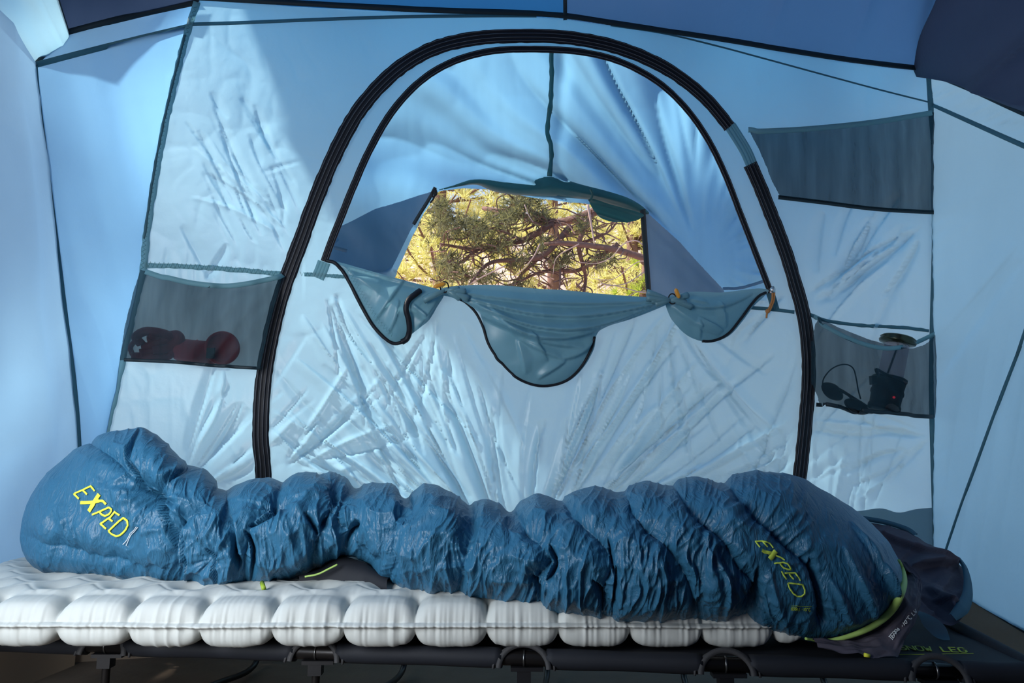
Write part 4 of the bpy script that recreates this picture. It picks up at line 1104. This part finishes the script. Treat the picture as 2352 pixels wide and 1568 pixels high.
SEAMS = [
    [(505, 1118), (470, 1150), (425, 1185), (400, 1230), (395, 1290), (410, 1340)],
    [(650, 1098), (628, 1150), (590, 1180), (568, 1230), (560, 1290), (562, 1340)],
    [(540, 1165), (522, 1205), (532, 1260), (548, 1330)],
    [(735, 1080), (775, 1105), (768, 1160), (740, 1210), (720, 1300)],
    [(820, 1112), (782, 1150), (775, 1200), (800, 1240), (850, 1300)],
    [(932, 1135), (940, 1165), (908, 1185), (890, 1230), (900, 1290), (890, 1340)],
    [(1078, 1150), (1082, 1200), (1070, 1240), (1058, 1300), (1052, 1370)],
    [(1172, 1166), (1195, 1205), (1235, 1245), (1255, 1290), (1225, 1340), (1230, 1395)],
    [(1288, 1140), (1325, 1190), (1385, 1250), (1400, 1310), (1385, 1360), (1395, 1425)],
    [(1427, 1118), (1465, 1180), (1520, 1240), (1570, 1310), (1600, 1400)],
    [(1542, 1106), (1590, 1165), (1660, 1235), (1705, 1310), (1735, 1350), (1715, 1425)],
    [(1660, 1100), (1730, 1165), (1800, 1240), (1860, 1300), (1885, 1370), (1890, 1460)],
    [(47, 1225), (120, 1250), (210, 1272), (330, 1300), (480, 1330)],
    [(205, 1012), (250, 1042), (285, 1080), (330, 1128), (390, 1150)],
]
best = np.full(PXb.shape, 1e9); barc = np.zeros(PXb.shape)
for i, s_ in enumerate(SEAMS):
    sm = [tuple(q) for q in smooth_poly(s_, 4)]
    d, a_ = seg_dist(PXb, PYb, sm)
    d = d + (14 if i in (12,) else 0) + (8 if i in (2,) else 0)
    m_ = d < best
    best = np.where(m_, d, best); barc = np.where(m_, a_ + i * 777, barc)
SW = (0.48 + 0.52 * sstep(0.0, 0.25, TT)) * (0.35 + 0.65 * sstep(0.0, 0.15, 1 - TT))
hb = 0.028 * (1 - np.exp(-best / 24.0)) - 0.020
# puckers running away from the stitch lines
hb += 0.0050 * (ridge(barc / 17, best / 140, 21) - .5) * np.exp(-best / 30) * (best > 2)
hb += 0.0022 * (ridge(barc / 8, best / 60, 23) - .5) * np.exp(-best / 18)
# long sagging wrinkles down the front
wx = PXb + 26 * (vn(PXb / 110, PYb / 90, 31) - .5) + 10 * (vn(PXb / 30, PYb / 40, 32) - .5)
tilt = np.interp(PXb, [0, 500, 900, 1500, 1850, 2083], [0.35, 0.15, -0.05, -0.12, 0.35, 0.75])
xr = wx - tilt * (PYb - 1250)
low = sstep(0.25, 0.6, TT) * (1 - 0.55 * sstep(1750, 1850, PXb))
hb += low * (0.0100 * (ridge(xr / 31, PYb / 150, 41) ** 1.7 - .4) + 0.0050 * (ridge(xr / 12, PYb / 90, 42) ** 1.5 - .4))
# crumples over the upper side
wy = PYb + 20 * (vn(PXb / 60, PYb / 60, 33) - .5)
upw = 1 - 0.75 * sstep(1830, 1900, PXb) - 0.5 * (PXb < 260)
hb += upw * (0.0075 * (ridge(wx / 48 + wy / 90, wy / 60 - wx / 200, 51) ** 2 - .35) + 0.0045 * (ridge(wx / 17 + wy / 40, wy / 40, 52) ** 2 - .35))
hb += 0.012 * (vn(PXb / 95, PYb / 75, 55) - .5)
# gathers
for gx, gy, R_g, amp, kf in [(335, 1128, 95, 0.030, 1.1), (640, 1150, 60, 0.020, 1.2), (775, 1115, 45, 0.012, 1.2), (1260, 1290, 45, 0.016, 1.0), (480, 1290, 60, 0.012, 1.2), (1730, 1400, 55, 0.014, 1.3), (1400, 1400, 45, 0.014, 1.3)]:
    dx = PXb - gx; dy = PYb - gy; rg = np.hypot(dx, dy)
    ag = np.arctan2(dy, dx)
    hb += -amp * 1.2 * np.exp(-(rg / (R_g * .35)) ** 2) + amp * 0.75 * (ridge(ag * kf * 2.2 + 20, rg / 300, int(gx)) - .5) * np.exp(-rg / R_g) * sstep(0, 15, rg)
# drawn deep creases
for c in [(320, 990, 282, 1060, 16, -.020, 6), (284, 1050, 300, 1120, 16, -.022, -6), (300, 1115, 385, 1180, 14, -.018, 0), (345, 1140, 400, 1280, 16, -.018, -10), (410, 1180, 430, 1320, 14, -.014, 8),
          (330, 1125, 430, 1080, 18, -.018, 5), (525, 1180, 548, 1325, 18, -.026, 8), (560, 1215, 575, 1340, 16, -.022, -8), (640, 1165, 570, 1205, 14, -.02, 0), (470, 1260, 500, 1340, 14, -.012, 0),
          (700, 1180, 730, 1230, 16, -.014, 0), (815, 1190, 790, 1260, 18, -.022, 6), (1262, 1250, 1250, 1340, 18, -.024, -10), (1215, 1330, 1240, 1400, 14, -.014, 0), (1360, 1330, 1385, 1425, 14, -.018, 0), (1415, 1300, 1405, 1420, 14, -.016, 0),
          (1395, 1230, 1412, 1330, 14, -.016, 5), (1740, 1300, 1722, 1410, 18, -.020, -8), (1860, 1280, 1900, 1440, 18, -.018, 6), (1945, 1200, 2040, 1380, 26, .008, 0), (1920, 1260, 2000, 1420, 24, .008, 0), (1900, 1330, 1950, 1440, 18, .006, 0), (2000, 1300, 2040, 1380, 16, .006, 0)]:
    hb += 1.5 * crease(PXb, PYb, *c)
for pl, wd in (([(165, 1130), (225, 1165), (300, 1240)], 42), ([(1738, 1250), (1800, 1320), (1842, 1395)], 44), ([(1850, 1478), (1985, 1450), (2050, 1405), (2080, 1320)], 26)):
    dl, _ = seg_dist(PXb, PYb, pl)
    hb *= 1 - 0.7 * np.exp(-(dl / wd) ** 4)
ends = np.minimum(1, np.minimum((PXb - 45) / 60, (2083 - PXb) / 30 + .15))
hb *= np.clip(ends, 0, 1) * SW
Gb = G0 + nb * hb[..., None]
# rest on the pad and on the cot
padz = np.where((Gb[..., 0] < PX1 - 0.03) & (Gb[..., 1] > PYF + 0.03), PADTOP - 0.002, 0.2305)
blend = sstep(PX1 - 0.06, PX1 + 0.03, Gb[..., 0])
padz = np.where(Gb[..., 1] > PYF + 0.03, (PADTOP - 0.002) * (1 - blend) + 0.231 * blend, 0.231)
Gb[..., 2] = np.maximum(Gb[..., 2], padz)
fb = grid_faces(nu, nvb)
shell = mkmesh('shell', Gb.reshape(-1, 3), fb, M['bag'], bagt)
keep_bvh('bag', Gb, fb)

# ------------------------------------------------------------------ lettering on surfaces
def strokes(name, lines, key, w, mat, parent, off=0.0022, sm=1, label=None):
    V = []; Fc = []; base_ = 0
    for ln in lines:
        ww = w
        if isinstance(ln, dict): ww = ln['w']; ln = ln['p']
        p = smooth_poly(ln, 6) if (sm and len(ln) > 2 and isinstance(ln, list) and sm > 1) else np.array(ln, float)
        L = np.sum(np.linalg.norm(np.diff(p, axis=0), axis=1))
        # keep corners: resample each segment on its own
        q = []
        for a_, b_ in zip(p[:-1], p[1:]):
            n_ = max(2, int(np.linalg.norm(b_ - a_) / 1.5))
            for t in np.linspace(0, 1, n_, endpoint=False): q.append(a_ * (1 - t) + b_ * t)
        q.append(p[-1])
        Q = []; N = []
        for x, y in q:
            h_ = cast(key, x, y)
            if h_ is None: continue
            Q.append(h_[0]); N.append(h_[1])
        if len(Q) < 2: continue
        Q = np.array(Q); N = np.array(N)
        for c in range(3):
            if len(Q) > 6: N[:, c] = np.convolve(np.pad(N[:, c], 2, 'edge'), np.ones(5) / 5, 'valid')
        N /= np.linalg.norm(N, axis=1, keepdims=True)
        v, f = ribbon_geo(Q + N * off, N, ww, 0.0006)
        V.append(v); Fc.append(f + base_); base_ += len(v)
    if not V: return None
    o = mkmesh(name, np.vstack(V), np.vstack(Fc), mat, parent)
    if label: o['label'] = label
    return o
def cv(pts, ox, oy, sc): return [(ox + x / sc, oy + y / sc) for x, y in pts]
A = lambda *p: cv(p, 130, 1080, 7.84)
ex1 = [A((705, 365), (632, 283), (330, 425), (425, 515)), A((490, 355), (568, 435)),
       {'p': A((785, 425), (690, 570), (598, 735)), 'w': 0.0085}, {'p': A((450, 580), (560, 580), (680, 570), (790, 545)), 'w': 0.0060}, {'p': A((790, 545), (850, 545), (905, 610)), 'w': 0.0045},
       A((655, 795), (790, 740), (955, 662), (1000, 690), (1005, 730), (965, 785), (890, 818), (825, 790), (795, 745)),
       A((1145, 805), (1060, 738), (985, 840), (805, 958), (905, 1045)), A((955, 862), (1025, 915)),
       A((950, 1085), (1080, 960), (1210, 850), (1280, 900), (1300, 980), (1260, 1060), (1170, 1150), (1090, 1180), (1010, 1140), (950, 1085))]
strokes('lettering', ex1, 'bag', 0.0036, M['print_yellow'], shell, label='yellow EXPED print on the hood end')
strokes('lettering', [A((1450, 1000), (1350, 1120), (1290, 1230), (1215, 1330)), A((1480, 1015), (1380, 1120), (1320, 1230), (1265, 1350))], 'bag', 0.0012, M['print_white'], shell, label='small white print line beside the yellow word')
B = lambda *p: cv(p, 1700, 1220, 7.84)
ex2 = [B((350, 290), (262, 183), (390, 180), (470, 195), (520, 220), (585, 300)), B((400, 185), (478, 275)),
       {'p': B((375, 335), (440, 370), (530, 385), (600, 400)), 'w': 0.0052}, {'p': B((630, 350), (580, 420), (520, 500)), 'w': 0.0085}, B((630, 430), (740, 480), (790, 520)),
       B((600, 580), (700, 565), (760, 560), (840, 580), (885, 630), (905, 680), (850, 678), (770, 650), (720, 590), (705, 568)),
       B((735, 710), (770, 780), (818, 848)), B((790, 748), (860, 740), (980, 745), (1020, 800), (1072, 880)), B((865, 745), (900, 800), (950, 855)),
       B((845, 925), (980, 935), (1115, 955), (1155, 1050), (1150, 1120), (1090, 1165), (1020, 1160), (945, 1110), (880, 1020), (845, 925))]
strokes('lettering', ex2, 'bag', 0.0024, M['print_lime'], shell, label='lime EXPED print near the open end')
FONT = {'T': [[(0, 6), (4, 6)], [(2, 6), (2, 0)]], 'E': [[(4, 6), (0, 6), (0, 0), (4, 0)], [(0, 3), (3, 3)]], 'R': [[(0, 0), (0, 6), (3, 6), (4, 5), (4, 4), (3, 3), (0, 3)], [(2, 3), (4, 0)]],
        'A': [[(0, 0), (2, 6), (4, 0)], [(1, 2), (3, 2)]], '-': [[(0.5, 3), (3, 3)]], '1': [[(1, 5), (2, 6), (2, 0)]], '0': [[(1, 0), (0, 1), (0, 5), (1, 6), (3, 6), (4, 5), (4, 1), (3, 0), (1, 0)]],
        'o': [[(1, 4.5), (1, 6), (2.4, 6), (2.4, 4.5), (1, 4.5)]], 'C': [[(4, 5), (3, 6), (1, 6), (0, 5), (0, 1), (1, 0), (3, 0), (4, 1)]], 'L': [[(0, 6), (0, 0), (4, 0)]], 'W': [[(0, 6), (1, 0), (2, 4), (3, 0), (4, 6)]],
        'S': [[(4, 5), (3, 6), (1, 6), (0, 5), (0, 4), (1, 3), (3, 3), (4, 2), (4, 1), (3, 0), (1, 0), (0, 1)]], 'N': [[(0, 0), (0, 6), (4, 0), (4, 6)]], 'O': [[(1, 0), (0, 1), (0, 5), (1, 6), (3, 6), (4, 5), (4, 1), (3, 0), (1, 0)]],
        'G': [[(4, 5), (3, 6), (1, 6), (0, 5), (0, 1), (1, 0), (3, 0), (4, 1), (4, 3), (2.4, 3)]], ' ': [], "'": [[(0, 6), (.6, 4.6)]], 'M': [[(0, 0), (0, 6), (2, 3), (4, 6), (4, 0)]]}
def text_lines(s, origin, ex, ey, adv=5.4):
    out = []
    ox, oy = origin
    for i, ch in enumerate(s):
        for ln in FONT[ch]:
            out.append([(ox + (i * adv + x) * ex[0] + y * ey[0], oy + (i * adv + x) * ex[1] + y * ey[1]) for x, y in ln])
    return out
strokes('lettering', text_lines('TERRA -10oC', (1815, 1400), (0.76, 0.02), (0, -1.1)) + [[(1815, 1389), (1862, 1391)]], 'bag', 0.0007, M['print_green'], shell, label='tiny green model line under the lime print')

# ------------------------------------------------------------------ piping, collar and lining at the open end
PIP = [(2064, 1288), (2076, 1310), (2078, 1340), (2068, 1368), (2048, 1402), (2020, 1428), (1985, 1448), (1940, 1464), (1890, 1472), (1850, 1466)]
q = []
for x, y in resample(smooth_poly(PIP, 6), 90):
    h_ = cast('bag', x, y) or cast('bag', x - 6, y - 4)
    if h_: q.append(h_[0] + (CAM - h_[0]) * 0.020)
q = np.array(q)
for it in range(30): q[1:-1] = (q[:-2] + 2 * q[1:-1] + q[2:]) / 4
tag(tube('piping', q, np.interp(np.linspace(0, 1, len(q)), [0, .3, .6, 1], [0.0035, 0.006, 0.0045, 0.002]), M['lime'], bagt, 10), 'lime green piping around the open end')
pip3 = resample(q, 10)
outr = p3([(2088, 1290, 1.36), (2112, 1325, 1.34), (2120, 1345, 1.33), (2112, 1395, 1.28), (2095, 1435, 1.25), (2078, 1470, 1.225), (2062, 1510, 1.20), (2010, 1506, 1.19), (1950, 1500, 1.19), (1880, 1492, 1.20)])
outr[:, 2] = np.maximum(outr[:, 2], 0.2295)
pip_in = pip3 + (pip3 - CAM) * 0.022
loft('draft_collar', pip_in, outr, M['lining'], 90, 50, lambda u, v, px, py: np.clip(v * 3 - .3, 0, 1) * (0.008 * np.sin(np.pi * v) + 0.006 * (ridge(u * 9, v * 3, 4) - .5) + 0.004 * (vn(u * 22, v * 14, 5) - .5)), bagt, 'collar')
bagt.children[-1]['label'] = 'charcoal fabric collar beyond the piping'
strokes('lettering', text_lines('TERRA -10oC LW', (2047, 1471), (0.78, -0.92), (-0.75, -1.05), 5.2), 'collar', 0.0012, M['print_white'], bagt, label='white size print on the collar edge')
def linpt(x, y):
    Y = np.interp(y, [1195, 1250, 1300, 1380, 1445], [1.66, 1.60, 1.55, 1.46, 1.385])
    return P(x, y, Y)
HL_ = [(1975, 1198), (2030, 1208), (2080, 1224), (2110, 1246), (2140, 1270), (2170, 1289), (2200, 1296), (2213, 1315), (2221, 1350), (2222, 1385), (2212, 1412), (2190, 1436), (2160, 1432), (2110, 1415), (2085, 1380), (2070, 1330), (2030, 1270), (1990, 1230)]
def lind(X, Y):
    h_ = 0.012 * (ridge((X * .45 - Y) / 40, X / 160, 5) - .5) + 0.008 * (ridge((X + Y) / 34, (X - Y) / 90, 6) - .5)
    for c in [(2010, 1222, 2190, 1300, 30, .02, 0), (2090, 1300, 2200, 1302, 34, .028, -4), (2120, 1350, 2200, 1420, 30, .02, 0), (2100, 1360, 2180, 1430, 26, -.014, 0), (2140, 1380, 2195, 1395, 20, .014, 0)]:
        h_ += crease(X, Y, *c)
    return h_
HLs = [tuple(p) for p in smooth_poly(HL_, 4, True)]
tag(sheet('lining', HLs, linpt, np.array([0.1, -0.8, 0.6]), M['lining'], 3, lind, (), bagt, 'lin'), 'dark grey inner lining draped out of the open end')
q = np.array([linpt(np.array(x), np.array(y)) + np.array([0.0, -0.004, 0.012]) for x, y in resample(smooth_poly([(2198, 1296), (2212, 1318), (2219, 1350), (2218, 1385), (2206, 1412), (2184, 1434)], 6), 40)])
V, f = ribbon_geo(q, np.tile(np.array([0.2, -0.85, 0.45]), (40, 1)), np.interp(np.linspace(0, 1, 40), [0, .4, .8, 1], [.004, .014, .024, .014]), 0.006)
tag(mkmesh('hem', V, f, M['bag_teal'], bagt), 'petrol blue hem of the lining')
q = np.array([linpt(np.array(x), np.array(y)) + np.array([0, -0.004, 0.006]) for x, y in resample(smooth_poly([(1978, 1197), (2030, 1206), (2080, 1222), (2100, 1236)], 6), 24)])
V, f = ribbon_geo(q, np.tile(np.array([0.0, -0.8, 0.6]), (24, 1)), 0.010, 0.005)
mkmesh('hem', V, f, M['bag_teal'], bagt)
TL = [(2104, 1404), (2135, 1418), (2162, 1432), (2178, 1446), (2183, 1466), (2160, 1462), (2135, 1446), (2116, 1432)]
tag(sheet('tail', [tuple(p) for p in smooth_poly(TL, 4, True)], lambda x, y: P(x, y, np.interp(y, [1400, 1470], [1.38, 1.335])), np.array([0, -.6, .8]), M['bag_teal'], 3, lambda X, Y: 0.006 * np.sin((Y - 1400) / 12), (), bagt), 'loose petrol blue fabric end lying on the cot')
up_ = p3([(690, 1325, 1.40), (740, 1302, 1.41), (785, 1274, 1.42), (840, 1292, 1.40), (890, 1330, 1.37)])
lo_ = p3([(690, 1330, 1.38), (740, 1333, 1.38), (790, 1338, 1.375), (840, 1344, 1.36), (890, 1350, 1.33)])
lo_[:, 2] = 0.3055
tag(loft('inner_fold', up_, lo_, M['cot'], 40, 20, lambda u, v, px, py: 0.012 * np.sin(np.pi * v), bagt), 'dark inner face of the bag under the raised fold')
# zip pull under the bag, inner zip edge
q = [P(x, y, Y) for x, y, Y in [(606, 1351, 1.30), (604, 1345, 1.31), (602, 1338, 1.33)]]
tube('zip_pull', np.array(q), 0.004, M['print_green'], bagt, 8)
q = [P(x, y, Y) for x, y, Y in [(700, 1324, 1.36), (730, 1318, 1.365), (755, 1306, 1.37), (775, 1296, 1.375)]]
tube('zip_edge', smooth_poly(q, 6), [0.0018] * 19, M['lime'], bagt, 6)
tube('zip_pull', np.array([P(1985, 1503, 1.19), P(1997, 1506, 1.19)]), 0.003, M['print_yellow'], bagt, 8)

# print on the cot deck
cotx = text_lines('SNOW LEG', (2068, 1494), (3.75, 0.14), (-1.4, -1.75), 5.3)
strokes('lettering', cotx, 'deck', 0.0030, M['print_green'], cot, 0.0012, label='green printed words on the black deck')
strokes('lettering', [[(2066, 1505), (2150, 1504)], [(2150, 1504), (2236, 1502)]], 'deck', 0.0012, M['print_green'], cot, 0.0012)

# ================================================================== OUTSIDE
gd = thing('ground', 'pinkish needle-strewn hillside beyond the tent', 'ground', kind='structure')
gx, gy = np.meshgrid(np.linspace(-18, 18, 120), np.linspace(-12, 34, 150), indexing='ij')
gz = -0.05 + np.clip(gy - 5.0, 0, None) * 0.36 * (1 + 0.2 * (vn(gx / 4, gy / 4, 2) - .5)) + 0.10 * (vn(gx * 1.2, gy * 1.2, 5) - .5) * (gy > 3.5)
mkmesh('soil', np.stack([gx, gy, gz], -1).reshape(-1, 3), grid_faces(120, 150), M['ground'], gd)

def tufts(centers, n, L, w, rad_fn, seed, dirs=None):
    r = np.random.default_rng(seed)
    c = np.repeat(np.asarray(centers), n, 0)
    d = r.normal(size=c.shape); d /= np.linalg.norm(d, axis=1, keepdims=True)
    if dirs is not None:
        dd = np.repeat(np.asarray(dirs), n, 0); d = d * 0.75 + dd * 0.6
        d /= np.linalg.norm(d, axis=1, keepdims=True)
    s = np.cross(d, r.normal(size=c.shape)); s /= np.linalg.norm(s, axis=1, keepdims=True)
    ln = L * r.uniform(.6, 1.1, (len(c), 1))
    a = c + s * w / 2; b = c - s * w / 2; e = c + d * ln + s * w * 0.15; e2 = c + d * ln - s * w * 0.15
    V = np.stack([a, b, e2, e], 1).reshape(-1, 3)
    return V, np.arange(len(V)).reshape(-1, 4)
def pine(label, x, y, h, rad, z0, mat, seed, nb_, tn, L, w, zlow=0.12):
    t = thing('pine_tree', label, 'tree')
    r = random.Random(seed)
    gz0 = max(0, y - 5) * 0.36 - 0.1
    tube('trunk', smooth_poly([(x, y, gz0), (x + r.uniform(-.1, .1), y, gz0 + h * .5), (x, y, gz0 + h)], 6), np.linspace(0.10, 0.02, 13), M['bark'], t, 8)
    cents = []; dirs = []; bv = []; bf = []; base_ = 0
    for k in range(nb_):
        f_ = r.uniform(zlow, 1); a = r.uniform(0, 2 * math.pi); ll = rad * (1.05 - f_) ** 0.6 * r.uniform(.7, 1.15)
        z = gz0 + h * f_
        d = np.array([math.cos(a), math.sin(a), r.uniform(-.05, .45)])
        p0 = np.array([x, y, z]); p1 = p0 + d * ll * .6; p2 = p0 + d * ll + np.array([0, 0, .12 * ll])
        pts = smooth_poly([p0, p1, p2], 4)
        V, f = ribbon_geo(pts, np.tile(np.array([0, -.7, .7]), (len(pts), 1)), 0.025, 0.02)
        bv.append(V); bf.append(f + base_); base_ += len(V)
        for q_ in range(int(5 + 9 * ll)):
            tt = r.uniform(.25, 1.0)
            c = p0 * (1 - tt) + p2 * tt + np.array([r.gauss(0, .10), r.gauss(0, .10), r.gauss(0.02, .06)])
            cents.append(c); dirs.append(d + np.array([0, 0, .3]))
    tag(mkmesh('branches', np.vstack(bv), np.vstack(bf), M['bark'], t), kind='stuff')
    V, f = tufts(cents, tn, L, w, None, seed, dirs)
    tag(mkmesh('needles', V, f, mat, t, False), kind='stuff')
    return t
pine('sunlit yellow pine filling the left of the window opening', -0.75, 7.6, 4.6, 1.15, 0, M['needle_gold'], 11, 75, 22, 0.14, 0.011)
pine('tall yellow-green pine in the middle behind the dark boughs', 0.55, 9.5, 5.2, 1.35, 0, M['needle_gold'], 12, 70, 20, 0.17, 0.014)
pine('yellow-green pine close at the right of the opening', 1.15, 6.6, 3.2, 0.85, 0, M['needle_gold'], 13, 60, 22, 0.13, 0.010)
pine('small bright green pine low at the right', 1.02, 5.5, 1.9, 0.32, 0, M['needle_green'], 14, 40, 22, 0.09, 0.008)
pine('distant olive pine up the slope at the left', -2.2, 13.0, 6.5, 1.8, 0, M['needle_gold'], 15, 60, 14, 0.22, 0.024)
pine('distant olive pine up the slope at the right', 2.6, 14.0, 6.5, 1.9, 0, M['needle_green'], 16, 60, 14, 0.22, 0.024)

dk = thing('pine_tree', 'dark shaded pine with crossing bare boughs in the middle of the opening', 'tree')
def op(x, y, Y): return P(float(x), float(y), Y)
dyy = 4.3
tube('trunk', smooth_poly([(1.9, 4.9, -0.1), (1.75, 4.8, 1.2), (1.62, 4.7, 2.4), (1.5, 4.7, 4.0)], 6), np.linspace(0.12, 0.05, 19), M['bark'], dk, 10)
BR = [([(1600, 400), (1480, 430), (1360, 488), (1270, 512), (1190, 492), (1110, 478)], .040), ([(1270, 512), (1200, 552), (1100, 572), (1010, 560)], .022), ([(1310, 520), (1240, 590), (1130, 602), (1080, 650)], .020),
      ([(1600, 640), (1440, 580), (1320, 560), (1250, 560)], .026), ([(1420, 560), (1330, 620), (1250, 622), (1150, 668)], .016), ([(1360, 490), (1330, 560), (1345, 640), (1330, 720)], .018), ([(1270, 512), (1200, 470), (1160, 440)], .012),
      ([(1240, 590), (1190, 640), (1160, 700)], .012), ([(1100, 572), (1060, 600), (1020, 640)], .010), ([(1200, 552), (1150, 530), (1080, 520)], .010), ([(1330, 560), (1400, 530), (1440, 470)], .010), ([(1320, 560), (1290, 600), (1285, 660), (1270, 700)], .010)]
rb_ = random.Random(5)
for pts, r_ in BR:
    q = smooth_poly([op(x, y, dyy + 0.1 * i * rb_.uniform(-1, 1)) for i, (x, y) in enumerate(pts)], 6)
    tube('branch', q, np.linspace(r_, r_ * .35, len(q)), M['bark'], dk, 8)
bv = []; bf = []; base_ = 0
for k in range(240):
    pts, r_ = rb_.choice(BR)
    i = rb_.randrange(len(pts) - 1); t = rb_.random()
    x = pts[i][0] * (1 - t) + pts[i + 1][0] * t; y = pts[i][1] * (1 - t) + pts[i + 1][1] * t
    a = rb_.uniform(0, 6.28); L = rb_.uniform(18, 75)
    q = smooth_poly([op(x, y, dyy), op(x + L * .5 * math.cos(a), y + L * .4 * math.sin(a), dyy - .1 * rb_.random()), op(x + L * math.cos(a + .5), y + L * .7 * math.sin(a + .5), dyy + rb_.uniform(-.2, .2))], 4)
    V, f = ribbon_geo(q, np.tile(np.array([0, -1.0, 0.0]), (len(q), 1)), 0.007, 0.005)
    bv.append(V); bf.append(f + base_); base_ += len(V)
tag(mkmesh('twigs', np.vstack(bv), np.vstack(bf), M['bark'], dk), kind='stuff')
CL = [(1010, 505, 30), (1040, 525, 38), (1085, 520, 32), (1100, 545, 34), (1180, 480, 34), (1210, 460, 24), (1030, 600, 26), (1050, 632, 36), (1150, 565, 30), (1150, 500, 30), (1240, 498, 28), (1015, 470, 16), (1190, 600, 26), (1290, 600, 24), (1110, 640, 26), (1340, 520, 24), (1250, 440, 22), (1400, 470, 22), (1240, 560, 24), (1380, 600, 24), (1200, 660, 22)]
cents = []; dirs = []
for cx, cy, rad in CL:
    for k in range(int(rad * 1.3)):
        cents.append(op(cx + rb_.gauss(0, rad * .62), cy + rb_.gauss(0, rad * .42), dyy + rb_.gauss(0, .12))); dirs.append((0, 0, .2))
V, f = tufts(cents, 10, 0.065, 0.006, None, 8, dirs)
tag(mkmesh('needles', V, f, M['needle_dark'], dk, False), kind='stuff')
dry = thing('dry_branch', 'pale bare curling twigs at the lower right of the opening', 'branch')
for pts, r_ in [([(1530, 590), (1488, 572), (1462, 553), (1430, 562), (1405, 590), (1370, 605), (1330, 602)], .007), ([(1520, 620), (1470, 600), (1410, 640), (1360, 640)], .006), ([(1540, 640), (1490, 622), (1440, 650), (1395, 655), (1372, 640)], .007),
                ([(1530, 668), (1480, 672), (1430, 660), (1380, 650)], .007), ([(1550, 690), (1480, 668), (1420, 690)], .006), ([(1350, 470), (1357, 510), (1365, 560)], .014), ([(1240, 560), (1225, 590), (1200, 620), (1175, 640)], .007), ([(1330, 560), (1280, 590), (1270, 630)], .006), ([(1160, 610), (1100, 640), (1075, 655)], .007), ([(1205, 470), (1215, 495), (1225, 510)], .006)]:
    q = smooth_poly([op(x, y, 3.95) for x, y in pts], 8)
    tube('twig', q, np.linspace(r_, r_ * .4, len(q)) * 0.6, M['twig'], dry, 6)
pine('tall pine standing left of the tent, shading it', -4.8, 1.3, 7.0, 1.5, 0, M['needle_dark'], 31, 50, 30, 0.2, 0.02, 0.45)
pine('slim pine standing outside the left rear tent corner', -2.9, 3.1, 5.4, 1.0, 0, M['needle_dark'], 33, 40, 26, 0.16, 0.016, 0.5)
print('script done', len(bpy.data.objects))
